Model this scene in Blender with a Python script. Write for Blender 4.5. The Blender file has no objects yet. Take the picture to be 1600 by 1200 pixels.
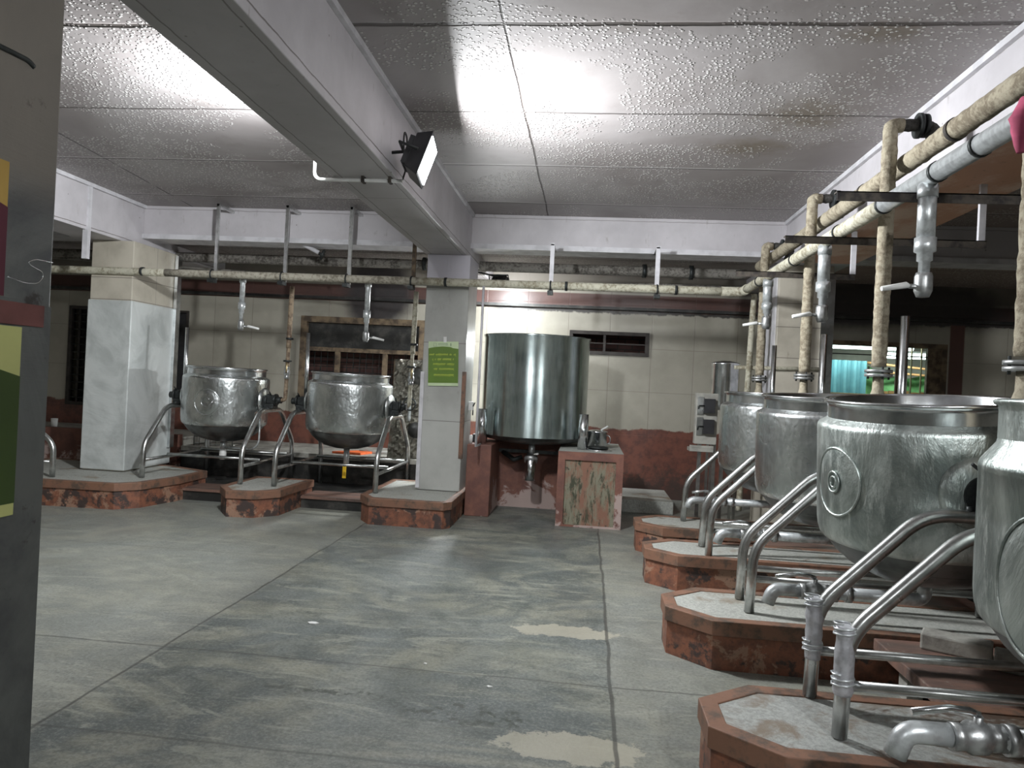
import bpy, math, random
from mathutils import Vector, Matrix
PI = math.pi
C = bpy.context.scene.collection
sc = bpy.context.scene
rnd = random.Random(7)

# ------------------------------------------------------------------ camera
cam = bpy.data.objects.new('camera', bpy.data.cameras.new('camera'))
C.objects.link(cam)
a, b, c = -.1029, .00044, -.04925
ca, sa, cb, sb, cc, sn = math.cos(a), math.sin(a), math.cos(b), math.sin(b), math.cos(c), math.sin(c)
M = Matrix(((cc, -sn, 0), (sn, cc, 0), (0, 0, 1))) @ Matrix(((1, 0, 0), (0, cb, -sb), (0, sb, cb))) \
    @ Matrix(((1, 0, 0), (0, 0, 1), (0, -1, 0))) @ Matrix(((ca, -sa, 0), (sa, ca, 0), (0, 0, 1)))
cam.matrix_world = Matrix.Translation((0, 0, 1.55)) @ M.transposed().to_4x4()
cam.data.sensor_width = 36
cam.data.lens = 1137 * 36 / 1600
cam.data.clip_start = .05
sc.camera = cam

# ------------------------------------------------------------------ world, light, exposure
w = bpy.data.worlds.new('world'); sc.world = w; w.use_nodes = True
w.node_tree.nodes['Background'].inputs[0].default_value = (.35, .42, .5, 1)
w.node_tree.nodes['Background'].inputs[1].default_value = .05
sc.view_settings.view_transform = 'Standard'
sc.view_settings.look = 'None'
sc.view_settings.exposure = -.45
sc.view_settings.gamma = 1
sc.view_settings.use_curve_mapping = False
sc.cycles.max_bounces = 8
sc.cycles.diffuse_bounces = 5
sc.cycles.glossy_bounces = 5
sc.cycles.sample_clamp_indirect = 6
sc.cycles.use_denoising = True

def area(name, loc, direction, sx, sy, power, col=(1, 1, 1)):
    l = bpy.data.lights.new(name, 'AREA'); l.shape = 'RECTANGLE'
    l.size = sx; l.size_y = sy; l.energy = power; l.color = col
    o = bpy.data.objects.new(name, l); C.objects.link(o)
    o.location = loc
    o.rotation_euler = Vector(direction).to_track_quat('-Z', 'Y').to_euler()
    return o

# the floodlights: (position, direction of the lit face, power); the fixtures themselves are built further down
FLOODS = [((-1.24, 5.02, 3.10), (.93, .12, -.32), 260, 1),
          ((-2.10, 4.75, 3.36), (-.86, .05, -.38), 260, .7),
          ((-1.22, 9.50, 2.90), (.05, .55, -.75), 70, .6),
          ((1.95, -1.00, 3.15), (-.35, .85, -.45), 110, 1),
          ((-1.20, -2.20, 3.22), (.80, .35, -.45), 45, 1),  # unseen fill lamp, added to brighten the right kettles
          ((-2.20, -1.40, 3.28), (-.80, .10, -.48), 25, 1),  # unseen fill lamp, added for the left bay
          ((-1.27, 9.95, 2.10), (-.25, -.75, -.85), 95, .6)]
for p, d, e, k in FLOODS:
    dv = Vector(d).normalized()
    area('floodlight_beam', Vector(p) + dv * .075 * k, d, .28 * k, .22 * k, e, (.95, .98, 1.0))

# ------------------------------------------------------------------ node helper
class G:
    def __init__(s, name):
        s.m = bpy.data.materials.new(name); s.m.use_nodes = True
        s.t = s.m.node_tree; s.n = s.t.nodes; s.b = s.n['Principled BSDF']
        tc = s.n.new('ShaderNodeTexCoord'); s.obj = tc.outputs['Object']
        s._rv = None
    def L(s, v, inp):
        if hasattr(v, 'links'): s.t.links.new(v, inp)
        else:
            if isinstance(v, (tuple, list)) and len(v) == 3 and inp.type == 'RGBA': v = (*v, 1)
            inp.default_value = v
    def rv(s):
        if s._rv is None:
            oi = s.n.new('ShaderNodeObjectInfo'); m = s.n.new('ShaderNodeVectorMath'); m.operation = 'ADD'
            s.t.links.new(s.obj, m.inputs[0])
            k = s.n.new('ShaderNodeMath'); k.operation = 'MULTIPLY'; k.inputs[1].default_value = 37.
            s.t.links.new(oi.outputs['Random'], k.inputs[0]); s.t.links.new(k.outputs[0], m.inputs[1]); s._rv = m.outputs[0]
        return s._rv
    def mapv(s, scale=(1, 1, 1), v=None, rot=(0, 0, 0)):
        m = s.n.new('ShaderNodeMapping'); m.inputs['Scale'].default_value = scale; m.inputs['Rotation'].default_value = rot
        s.t.links.new(v if v is not None else s.obj, m.inputs[0]); return m.outputs[0]
    def noise(s, scale, detail=4, rough=.55, v=None, dist=0):
        x = s.n.new('ShaderNodeTexNoise'); x.inputs['Scale'].default_value = scale; x.inputs['Detail'].default_value = detail
        x.inputs['Roughness'].default_value = rough; x.inputs['Distortion'].default_value = dist
        s.t.links.new(v if v is not None else s.obj, x.inputs['Vector']); return x.outputs['Fac']
    def vor(s, scale, v=None, feature='F1', rnd_=1):
        x = s.n.new('ShaderNodeTexVoronoi'); x.feature = feature; x.inputs['Scale'].default_value = scale
        x.inputs['Randomness'].default_value = rnd_
        s.t.links.new(v if v is not None else s.obj, x.inputs['Vector']); return x.outputs['Distance']
    def m_(s, op, a, b=0., c_=None, clamp=False):
        x = s.n.new('ShaderNodeMath'); x.operation = op; x.use_clamp = clamp
        s.L(a, x.inputs[0]); s.L(b, x.inputs[1])
        if c_ is not None: s.L(c_, x.inputs[2])
        return x.outputs[0]
    def ramp(s, f, lo, hi):          # smooth 0..1 between lo and hi (either order)
        x = s.n.new('ShaderNodeMapRange'); x.interpolation_type = 'SMOOTHSTEP'
        s.L(f, x.inputs['Value'])
        if lo <= hi:
            x.inputs['From Min'].default_value = lo; x.inputs['From Max'].default_value = hi
            x.inputs['To Min'].default_value = 0; x.inputs['To Max'].default_value = 1
        else:
            x.inputs['From Min'].default_value = hi; x.inputs['From Max'].default_value = lo
            x.inputs['To Min'].default_value = 1; x.inputs['To Max'].default_value = 0
        return x.outputs[0]
    def mix(s, f, a, b):
        x = s.n.new('ShaderNodeMix'); x.data_type = 'RGBA'
        s.L(f, x.inputs[0]); s.L(a, x.inputs[6]); s.L(b, x.inputs[7]); return x.outputs[2]
    def sep(s, v=None):
        x = s.n.new('ShaderNodeSeparateXYZ'); s.t.links.new(v if v is not None else s.obj, x.inputs[0]); return x.outputs
    def line(s, co, at, wd):         # 1 on a thin line co == at
        return s.ramp(s.m_('ABSOLUTE', s.m_('SUBTRACT', co, at)), wd, wd * .4)
    def mul(s, *a):
        r = a[0]
        for x in a[1:]: r = s.m_('MULTIPLY', r, x)
        return r
    def mx(s, *a):
        r = a[0]
        for x in a[1:]: r = s.m_('MAXIMUM', r, x)
        return r
    def out(s, col=None, rough=None, metal=None, bump=None, bs=.2, bd=.01, spec=None):
        if col is not None: s.L(col, s.b.inputs['Base Color'])
        if rough is not None: s.L(rough, s.b.inputs['Roughness'])
        if metal is not None: s.L(metal, s.b.inputs['Metallic'])
        if spec is not None: s.L(spec, s.b.inputs['Specular IOR Level'])
        if bump is not None:
            x = s.n.new('ShaderNodeBump'); x.inputs['Strength'].default_value = bs; x.inputs['Distance'].default_value = bd
            s.L(bump, x.inputs['Height']); s.t.links.new(x.outputs[0], s.b.inputs['Normal'])
        return s.m

def simple(name, col, rough=.5, metal=0., var=.25, scale=12., bs=.1, col2=None, spec=None):
    g = G(name); n = g.noise(scale, 5, v=g.rv())
    c2 = col2 or tuple(x * (1 - var) for x in col)
    f = g.ramp(n, .38, .66)
    return g.out(g.mix(f, col, c2), g.m_('ADD', rough - .08, g.m_('MULTIPLY', n, .16)), metal, n, bs, .004, spec)

MT = {}
# hammered kettle steel
g = G('hammered_steel'); v = g.rv()
ham = g.vor(42, g.mapv((1, 1, .7), v, (0, .6, .4)), 'SMOOTH_F1'); sw = g.noise(4.5, 3, .5, v, .5); fine = g.noise(20, 2, .5, g.mapv((1, 1, .4), v, (0, .7, .5)))
col = g.mix(g.ramp(sw, .35, .68), (.72, .75, .75), (.50, .53, .53))
col = g.mix(g.ramp(fine, .40, .8), col, (.74, .77, .77))
MT['steel_h'] = g.out(col, g.m_('ADD', .20, g.m_('MULTIPLY', sw, .16)), 1., g.m_('ADD', g.m_('MULTIPLY', ham, .45), g.m_('ADD', g.m_('MULTIPLY', fine, .9), g.m_('MULTIPLY', sw, 2.4))), .38, .010)
# dull, limescaled steel
g = G('dull_steel'); v = g.rv()
sw = g.noise(3.0, 6, .68, g.mapv((1, 1, .6), v), .6); fine = g.noise(20, 6, .72, g.mapv((1, 1, .3), v, (.0, .25, .2)))
col = g.mix(g.ramp(sw, .38, .62), (.60, .65, .625), (.30, .34, .325))
col = g.mix(g.ramp(fine, .5, .7), col, (.66, .70, .67))
MT['steel_d'] = g.out(col, g.m_('ADD', .22, g.m_('MULTIPLY', fine, .36)), .95, g.m_('ADD', fine, g.m_('MULTIPLY', sw, 3.2)), .45, .010)
g = G('polished_steel'); v = g.rv(); n = g.noise(9, 5, .6, v); s2 = g.noise(60, 3, .6, g.mapv((1, 1, .12), v))
MT['steel_p'] = g.out(g.mix(g.ramp(n, .4, .7), (.74, .76, .77), (.50, .52, .53)), g.m_('ADD', .13, g.m_('MULTIPLY', n, .16)), 1., g.m_('ADD', n, g.m_('MULTIPLY', s2, .15)), .12, .008)
g = G('tank_steel'); v = g.obj; n = g.noise(3, 5, .6, v); s2 = g.noise(16, 6, .7, g.mapv((.25, .25, 9), v)); s3 = g.noise(7, 5, .7, g.mapv((5, 5, .5), v))
MT['steel_t'] = g.out(g.mix(g.ramp(g.m_('ADD', g.m_('MULTIPLY', n, .5), g.m_('MULTIPLY', s3, .5)), .4, .62), (.58, .66, .65), (.36, .43, .43)), g.m_('ADD', .16, g.m_('MULTIPLY', s2, .14)), 1., g.m_('ADD', s2, g.m_('MULTIPLY', s3, .8)), .10, .006)
g.b.inputs['Anisotropic'].default_value = .92; g.b.inputs['Anisotropic Rotation'].default_value = .25
tg = g.n.new('ShaderNodeTangent'); tg.direction_type = 'RADIAL'; tg.axis = 'Z'; g.t.links.new(tg.outputs[0], g.b.inputs['Tangent'])
MT['under'] = simple('dark_bowl_steel', (.20, .21, .21), .42, .9, .5, 6, .25)  # darker steel for the kettle bowls and tank bottom
MT['tube'] = simple('stainless_tube', (.60, .61, .60), .30, 1., .3, 14, .08, (.44, .45, .44))
MT['tube_w'] = simple('taped_tube', (.66, .66, .70), .42, .6, .35, 20, .5)
MT['galv'] = simple('galvanised_pipe', (.68, .71, .72), .36, .6, .3, 25, .15)
MT['iron'] = simple('black_cast_iron', (.045, .05, .05), .5, .5, .5, 18, .4)
MT['rust'] = simple('rusty_angle_iron', (.10, .085, .07), .7, .3, .6, 16, .6, (.035, .03, .03))
MT['black'] = simple('black_plastic', (.03, .03, .033), .4, 0, .3)
MT['cable'] = simple('black_cable', (.02, .02, .02), .5)
MT['yellow'] = simple('yellow_handle', (.85, .55, .03), .4)
MT['orange'] = simple('orange_plastic', (.85, .17, .05), .5)
MT['white'] = simple('white_plastic', (.80, .80, .78), .45, 0, .12)
MT['valve'] = simple('cast_valve', (.52, .53, .53), .38, .8, .35, 30, .35)
MT['panelgrey'] = simple('switch_panel_grey', (.42, .41, .37), .5, .1, .3, 8, .1)
MT['rustpipe'] = simple('rusty_old_pipe', (.30, .23, .155), .7, .2, .5, 20, .5, (.12, .08, .055))
MT['pink'] = simple('pink_rag', (.62, .12, .22), .9, 0, .4, 8, .5)
MT['wood'] = simple('weathered_wood', (.20, .145, .09), .75, 0, .5, 9, .4, (.07, .05, .035))
MT['frame'] = simple('dark_window_frame', (.05, .042, .038), .6, 0, .4, 9, .3)
MT['brass'] = simple('dull_brass', (.45, .36, .2), .45, .8, .4)
# wrapped pipes
def wrapmat(name, c1, c2):
    g = G(name); n = g.noise(30, 6, .7); z = g.noise(5, 4)
    dirt = g.ramp(g.m_('ADD', g.m_('MULTIPLY', n, .6), g.m_('MULTIPLY', z, .4)), .44, .60)
    return g.out(g.mix(dirt, c1, c2), .85, 0, g.m_('ADD', n, z), .8, .012)
MT['wrap'] = wrapmat('rope_lagging', (.40, .355, .265), (.20, .165, .115))
MT['wrap2'] = wrapmat('cream_pipe', (.54, .52, .42), (.27, .24, .17))
MT['wrapg'] = wrapmat('grimy_pipe', (.38, .355, .29), (.17, .15, .115))
MT['wrapd'] = wrapmat('grey_lagging', (.26, .245, .22), (.09, .08, .07))
MT['wrapk'] = wrapmat('charred_lagging', (.08, .075, .07), (.03, .028, .025))
# plinth paint
g = G('red_oxide_paint'); v = g.rv()
n1 = g.noise(5, 7, .65, v); n2 = g.noise(2.2, 6, .7, v, .6); n3 = g.noise(14, 5, .7, v)
col = g.mix(g.ramp(n3, .35, .7), (.25, .098, .055), (.125, .056, .038))
col = g.mix(g.mul(g.ramp(n2, .54, .58), .8), col, (.34, .21, .145))
col = g.mix(g.ramp(n1, .51, .57), col, (.055, .038, .034)); col = g.mix(g.mul(g.ramp(g.noise(24, 5, .8, v), .56, .66), .7), col, (.09, .05, .04))
MT['oxide'] = g.out(col, .62, 0, g.m_('ADD', n1, g.m_('MULTIPLY', n3, .5)), .5, .01)
g = G('red_oxide_faded'); v = g.rv()
n1 = g.noise(4, 7, .7, v); n2 = g.noise(1.6, 6, .7, v, .4); z = g.sep()[2]
col = g.mix(g.ramp(n1, .35, .65), (.23, .10, .07), (.14, .062, .05))
pe = g.ramp(g.m_('ADD', n2, g.m_('MULTIPLY', z, -.35)), .42, .47)
col = g.mix(g.mul(pe, .9), col, (.46, .36, .33))
MT['oxide_f'] = g.out(col, .65, 0, n1, .4, .01)
g = G('mossy_panel'); v = g.obj
n1 = g.noise(4, 7, .75, g.mapv((1.4, 1, .5), v), .4); n2 = g.noise(12, 6, .7, v)
col = g.mix(g.ramp(n1, .42, .56), (.24, .12, .08), (.22, .21, .15)); col = g.mix(g.ramp(g.noise(5, 7, .75, g.mapv((3, 1, .7), v), .5), .50, .60), col, (.055, .058, .035)); col = g.mix(g.ramp(n2, .60, .68), col, (.04, .04, .03))
MT['moss'] = g.out(col, .7, 0, n2, .4, .01)
g = G('edge_oxide'); v = g.rv(); n1 = g.noise(9, 6, .7, v)
MT['oxide_e'] = g.out(g.mix(g.ramp(n1, .45, .65), (.215, .11, .07), (.10, .07, .052)), .6, 0, n1, .5, .008)
g = G('cement_top'); v = g.rv(); n1 = g.noise(60, 4, .8, v); n2 = g.noise(2.5, 6, .65, v); n3 = g.noise(1.6, 5, .7, g.mapv((1, 1, 1), v), 1.2)
col = g.mix(g.ramp(n1, .4, .6), (.44, .445, .41), (.30, .305, .28)); col = g.mix(g.ramp(n2, .55, .7), col, (.24, .20, .15)); col = g.mix(g.ramp(n3, .62, .72), col, (.10, .065, .04))
MT['cement'] = g.out(col, .6, 0, n1, .3, .004)
g = G('stained_cement_top'); v = g.obj; n1 = g.noise(40, 4, .8, v); n2 = g.noise(3.2, 6, .7, v, .8); n3 = g.noise(1.9, 6, .7, g.mapv((1, 1.6, 1), v), 1.4); x_ = g.sep()[0]
col = g.mix(g.ramp(n1, .4, .6), (.40, .41, .39), (.28, .285, .27)); col = g.mix(g.ramp(n2, .45, .62), col, (.21, .17, .13)); col = g.mix(g.mul(g.ramp(g.m_('ADD', n3, g.m_('MULTIPLY', x_, .18)), .50, .60), .9), col, (.075, .04, .022))
MT['cement_s'] = g.out(col, g.m_('ADD', .3, g.m_('MULTIPLY', n2, .4)), 0, n1, .3, .004)
g = G('brown_slab'); v = g.rv(); n1 = g.noise(3, 6, .7, g.mapv((.5, 2.5, 1), v)); n2 = g.noise(25, 5, .7, v)
col = g.mix(g.ramp(n1, .35, .68), (.22, .125, .095), (.105, .075, .065)); col = g.mix(g.ramp(n2, .58, .75), col, (.27, .24, .2))
MT['slab'] = g.out(col, g.m_('ADD', .3, g.m_('MULTIPLY', n1, .4)), 0, n2, .3, .006)
g = G('grey_concrete'); v = g.rv(); n1 = g.noise(5, 7, .7, v); n2 = g.noise(30, 4, .7, v)
MT['concrete'] = g.out(g.mix(g.ramp(n1, .38, .66), (.40, .39, .35), (.20, .19, .17)), .7, 0, n2, .4, .006)
g = G('sooty_shaded_concrete'); v = g.rv(); n1 = g.noise(5, 7, .7, v)
MT['soot'] = g.out(g.mix(g.ramp(n1, .45, .75), (.022, .022, .021), (.085, .08, .072)), .45, 0, n1, .4, .008)  # black is soot plus the shade of the pit, painted into the colour

# floor
g = G('stone_floor'); x, y, z = g.sep()
n_big = g.noise(.5, 6, .62, None, 1.4); arcs = g.noise(.75, 7, .66, g.mapv((.9, 1.5, 1), None, (0, 0, .5)), 2.2)
fine = g.noise(55, 4, .8); sm = g.noise(2.6, 7, .68, None, 1.0); wet = g.noise(1.1, 5, .6, g.mapv((1.5, 1, 1)), .6)
mot = g.noise(8, 7, .75, g.mapv((1, 1.6, 1), None, (0, 0, .25)), .8); str_ = g.noise(2.4, 7, .72, g.mapv((.6, 2.4, 1), None, (0, 0, .3)), 1.8)
col = g.mix(g.ramp(arcs, .40, .62), (.085, .098, .094), (.225, .225, .18))
col = g.mix(g.mul(g.ramp(n_big, .44, .60), .55), col, (.17, .19, .185))
col = g.mix(g.mul(g.ramp(sm, .50, .66), .65), col, (.062, .074, .066))
col = g.mix(g.mul(g.ramp(mot, .46, .62), .5), col, (.085, .095, .088))
col = g.mix(g.mul(g.ramp(str_, .54, .64), .6), col, (.31, .315, .26))
side = g.mx(g.ramp(x, .17, .23), g.ramp(x, -2.2, -2.3))
col = g.mix(g.mul(side, .38), col, (.31, .31, .27))
col = g.mix(g.mul(g.ramp(fine, .46, .66), .38), col, (.33, .345, .315)); col = g.mix(g.mul(g.ramp(fine, .50, .34), .4), col, (.07, .075, .07))
def blob(cx, cy, rx, ry, e0, e1):
    dx = g.m_('DIVIDE', g.m_('SUBTRACT', x, cx), rx); dy = g.m_('DIVIDE', g.m_('SUBTRACT', y, cy), ry)
    r = g.m_('SQRT', g.m_('ADD', g.mul(dx, dx), g.mul(dy, dy)))
    return g.ramp(g.m_('ADD', r, g.m_('MULTIPLY', g.m_('SUBTRACT', g.noise(7, 6, .75), .5), 1.6)), e1, e0)
pp = g.mx(blob(-.06, 4.62, .34, .13, .85, .95), blob(.0, 3.14, .34, .15, .85, .95))
col = g.mix(g.mul(pp, .8), col, (.38, .36, .29))
dk = g.mx(blob(-.5, 3.35, .45, .2, .4, .9), blob(-1.2, 3.45, .5, .08, .3, .9))
col = g.mix(g.mul(dk, g.ramp(g.noise(16, 5, .7), .48, .6), .9), col, (.05, .055, .045))
wob = g.m_('MULTIPLY', g.m_('SUBTRACT', g.noise(2, 3), .5), .05)
xs = g.m_('ADD', x, wob); ys = g.m_('ADD', y, wob)
ln = g.mx(g.line(xs, -2.26, .012), g.mul(g.line(xs, .2, .014)), g.mul(g.line(ys, 3.82, .012), .7), g.mul(g.line(ys, 2.88, .012), .7), g.mul(g.line(ys, 5.9, .012), .4))
col = g.mix(g.mul(ln, .75), col, (.05, .05, .045))
MT['floor'] = g.out(col, g.m_('ADD', .30, g.m_('MULTIPLY', g.ramp(wet, .35, .65), .30)), 0, g.m_('ADD', g.m_('MULTIPLY', fine, .8), g.m_('MULTIPLY', sm, .9)), .35, .006, .5)

# ceiling: blistered paint in patches, seams and cracks, brown damp stains
g = G('blistered_ceiling'); x, y, z = g.sep()
big = g.noise(.65, 5, .55, None, .7); n2 = g.noise(3, 6, .65); bl = g.vor(33, g.mapv((1, 1, 1)), 'F1')
reg = g.ramp(g.noise(.8, 4, .6, g.mapv((1, 1.3, 1), None, (0, 0, .4)), .5), .44, .50)
dots = g.mul(g.ramp(bl, .40, .20), reg)
col = g.mix(g.ramp(big, .35, .68), (.36, .335, .335), (.25, .225, .22))
col = g.mix(g.mul(g.ramp(n2, .55, .75), .5), col, (.22, .195, .18))
st = g.mx(blob(1.45, 5.3, .42, .42, .1, 1.1), blob(1.2, 6.0, .4, .3, .1, 1.1), blob(1.5, 4.1, .3, .16, .1, 1.1))
col = g.mix(g.mul(st, .75), col, (.15, .12, .085))
backd = g.mul(g.ramp(y, 8.5, 8.9), g.ramp(g.noise(1.2, 5, .65), .35, .6))
col = g.mix(g.mul(backd, .35), col, (.16, .125, .11))
rb = g.ramp(x, 2.5, 2.9)
col = g.mix(g.mul(rb, .6), col, (.30, .21, .18))
col = g.mix(g.mul(dots, .62), col, (.80, .79, .76))
ws = g.m_('MULTIPLY', g.m_('SUBTRACT', g.noise(1.5, 3), .5), .06); ys = g.m_('ADD', y, ws)
skew = g.m_('ADD', x, g.m_('MULTIPLY', ws, .5))
broke = g.ramp(g.noise(2.2, 4), .42, .50)
ln = g.mx(g.line(ys, 4.0, .028), g.mul(g.line(ys, 5.31, .014), .8), g.mul(g.line(ys, 6.61, .014), .9), g.line(ys, 7.97, .012), g.line(skew, -.55, .009), g.line(ys, 9.3, .012), g.line(ys, 2.6, .012), g.mul(g.line(g.m_('ADD', x, g.m_('MULTIPLY', y, .1)), -4.1, .012), broke))
col = g.mix(g.mul(ln, .9), col, (.05, .04, .035))
hl = g.mx(g.line(ys, 6.585, .012), g.line(ys, 7.945, .012))
col = g.mix(g.mul(hl, .7), col, (.75, .73, .72))
hgt = g.m_('SUBTRACT', g.m_('ADD', g.mul(dots, 1.2), g.m_('MULTIPLY', n2, .35)), g.mul(ln, 1.4))
MT['ceil'] = g.out(col, .55, 0, hgt, .9, .010)

# beams: pale laminate, brown grime in hairline joints
g = G('pale_beam_board'); x, y, z = g.sep()
n1 = g.noise(1.6, 6, .6); n2 = g.noise(14, 5, .7, g.mapv((1, 1, .3)))
col = g.mix(g.ramp(n1, .3, .7), (.60, .575, .60), (.47, .45, .47))
col = g.mix(g.mul(g.ramp(n2, .6, .78), .6), col, (.25, .22, .20))
wb = g.m_('MULTIPLY', g.m_('SUBTRACT', g.noise(6, 4), .5), .02)
zz = g.m_('ADD', z, wb); xx = g.m_('ADD', x, wb)
ln = g.mx(g.line(zz, 3.055, .006), g.mul(g.line(xx, -1.50, .006), g.ramp(z, 3.02, 3.0)), g.mul(g.line(xx, -1.86, .006), g.ramp(z, 3.02, 3.0)), g.mul(g.line(y, 7.9, .006), g.ramp(z, 3.02, 3.0)), g.mul(g.line(y, 5.75, .006), g.ramp(z, 3.02, 3.0)), g.mul(g.line(zz, 3.50, .006), .6))
dots = g.ramp(g.vor(4.5), .045, .02)
col = g.mix(g.mul(g.mx(ln, dots), .8), col, (.10, .08, .07))
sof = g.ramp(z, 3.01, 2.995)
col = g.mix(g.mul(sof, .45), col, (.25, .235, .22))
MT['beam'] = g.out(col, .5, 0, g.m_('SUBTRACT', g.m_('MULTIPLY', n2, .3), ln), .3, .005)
g = G('stained_board'); x, y, z = g.sep(); n = g.noise(2.2, 7, .7, g.mapv((1, .6, 1))); n2 = g.noise(18, 5, .7)
col = g.mix(g.ramp(n, .42, .58), (.66, .36, .23), (.80, .58, .45)); col = g.mix(g.ramp(n2, .6, .75), col, (.3, .16, .1))
MT['stain'] = g.out(col, .6, 0, n2, .4, .008)
g = G('cornice'); MT['trimw'] = simple('white_cornice', (.66, .65, .68), .5, 0, .2, 7, .1)

# back wall: tiles, red dado, dark band, soot
g = G('tiled_back_wall'); x, y, z = g.sep()
n1 = g.noise(1.3, 6, .6); n2 = g.noise(9, 6, .7); n3 = g.noise(3.5, 6, .7)
col = g.mix(g.ramp(n1, .35, .68), (.44, .415, .35), (.34, .32, .265))
def tl(co, per, off, wd): 
    f = g.m_('FRACT', g.m_('DIVIDE', g.m_('ADD', co, off), per)); return g.mx(g.ramp(f, wd, wd * .3), g.ramp(f, 1 - wd, 1 - wd * .3))
ln = g.mx(tl(x, .60, .31, .010), g.mul(tl(z, .62, .34, .010), .8))
col = g.mix(g.mul(ln, .55), col, (.17, .14, .11))
up = g.ramp(z, 2.93, 2.96); col = g.mix(up, col, g.mix(g.ramp(n1, .4, .7), (.27, .245, .21), (.19, .165, .14)))
band = g.mul(g.ramp(z, 2.66, 2.67), g.ramp(z, 2.92, 2.90)); col = g.mix(band, col, g.mix(n2, (.15, .075, .062), (.08, .045, .04)))
lip = g.ramp(g.m_('ABSOLUTE', g.m_('SUBTRACT', g.m_('ADD', z, g.m_('MULTIPLY', g.m_('SUBTRACT', n2, .5), .10)), 2.655)), .035, .01)
col = g.mix(g.mul(lip, g.ramp(x, -1.5, -1.3), .95), col, (.035, .03, .028))
dz = g.m_('ADD', z, g.m_('MULTIPLY', g.m_('SUBTRACT', n3, .5), .16))
dado = g.ramp(dz, .99, .965); red = g.mix(g.ramp(n2, .4, .66), (.20, .078, .055), (.12, .052, .042))
red = g.mix(g.mul(g.ramp(g.m_('ADD', g.m_('MULTIPLY', z, -.5), n3), .28, .46), g.ramp(x, -1.5, -.5), .8), red, (.055, .045, .04))
col = g.mix(dado, col, red)
def wblob(cx, cz, rx, rz, e0, e1):
    dx = g.m_('DIVIDE', g.m_('SUBTRACT', x, cx), rx); dy = g.m_('DIVIDE', g.m_('SUBTRACT', z, cz), rz)
    r = g.m_('SQRT', g.m_('ADD', g.mul(dx, dx), g.mul(dy, dy)))
    return g.ramp(g.m_('ADD', r, g.m_('MULTIPLY', g.m_('SUBTRACT', n1, .5), 1.0)), e1, e0)
soot = g.mx(wblob(-3.2, 2.85, .62, .80, .55, 1.1), g.mul(wblob(3.9, 2.9, 2.2, .42, .6, 1.1), .97), g.mul(wblob(.5, 2.85, .6, .5, .2, 1.2), .35))
col = g.mix(soot, col, g.mix(n2, (.03, .029, .032), (.075, .062, .06)))
jamb = g.mul(g.ramp(x, 4.93, 4.95), g.ramp(x, 5.14, 5.12), g.ramp(z, 2.66, 2.64)); col = g.mix(jamb, col, (.13, .06, .05))
MT['wallb'] = g.out(col, .35, 0, g.m_('SUBTRACT', g.m_('MULTIPLY', n2, .2), ln), .25, .005)
# generic walls
MT['walls'] = simple('painted_side_wall', (.40, .38, .33), .6, 0, .3, 2, .1)
# columns
g = G('tiled_column'); x, y, z = g.sep(); n1 = g.noise(1.6, 6, .6); n2 = g.noise(11, 6, .7, g.mapv((1, 1, .3)))
col = g.mix(g.ramp(n1, .35, .7), (.46, .465, .44), (.35, .35, .33))
col = g.mix(g.mul(g.ramp(n2, .58, .75), .6), col, (.24, .225, .19))
ln = g.mx(g.line(z, 1.08, .006), g.line(z, 1.98, .006), g.line(z, 2.72, .006), g.mul(g.line(x, -1.66, .005), g.ramp(z, 2.70, 2.72)), g.mul(g.line(x, -1.62, .005), g.ramp(z, 2.70, 2.72)), g.mul(g.line(y, 8.62, .006), g.ramp(x, -3, -2.9)))
col = g.mix(g.mul(ln, .7), col, (.12, .1, .09))
col = g.mix(g.ramp(z, 2.715, 2.725), col, g.mix(n1, (.62, .60, .66), (.50, .48, .54)))
MT['col'] = g.out(col, .4, 0, g.m_('SUBTRACT', g.m_('MULTIPLY', n2, .3), ln), .3, .005)
g = G('cream_column'); x, y, z = g.sep(); n1 = g.noise(2.6, 6, .6); n2 = g.noise(11, 6, .7, g.mapv((1, 1, .3)))
col = g.mix(g.ramp(n1, .35, .7), (.54, .50, .42), (.42, .385, .32))
col = g.mix(g.mul(g.ramp(n2, .62, .78), .6), col, (.22, .17, .12))
ln = g.mx(g.line(z, 2.58, .006), g.line(z, 2.32, .006), g.line(z, 1.98, .006), g.line(y, 8.6, .004))
col = g.mix(g.mul(ln, .7), col, (.12, .1, .09))
MT['colc'] = g.out(col, .4, 0, g.m_('SUBTRACT', g.m_('MULTIPLY', n2, .3), ln), .3, .005)
# sheet cladding
g = G('sheet_cladding'); v = g.obj; n1 = g.noise(2.2, 5, .6, v, .8); n2 = g.noise(14, 5, .7, g.mapv((.4, .4, 1.8), v)); n3 = g.noise(1.2, 4, .5, v, 1.5)
col = g.mix(g.ramp(n1, .35, .68), (.70, .73, .72), (.50, .53, .52))
MT['sheet'] = g.out(col, g.m_('ADD', .34, g.m_('MULTIPLY', n2, .2)), .25, g.m_('ADD', g.m_('MULTIPLY', n3, 5), g.m_('MULTIPLY', n2, .25)), .32, .014)
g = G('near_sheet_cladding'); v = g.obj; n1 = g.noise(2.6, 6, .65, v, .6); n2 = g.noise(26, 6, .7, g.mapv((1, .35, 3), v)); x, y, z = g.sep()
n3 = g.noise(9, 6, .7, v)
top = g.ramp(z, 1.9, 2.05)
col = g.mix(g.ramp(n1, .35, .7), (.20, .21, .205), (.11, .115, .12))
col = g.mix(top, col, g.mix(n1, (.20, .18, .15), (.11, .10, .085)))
col = g.mix(g.mul(g.ramp(n3, .62, .7), .7), col, (.05, .04, .035))
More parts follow.
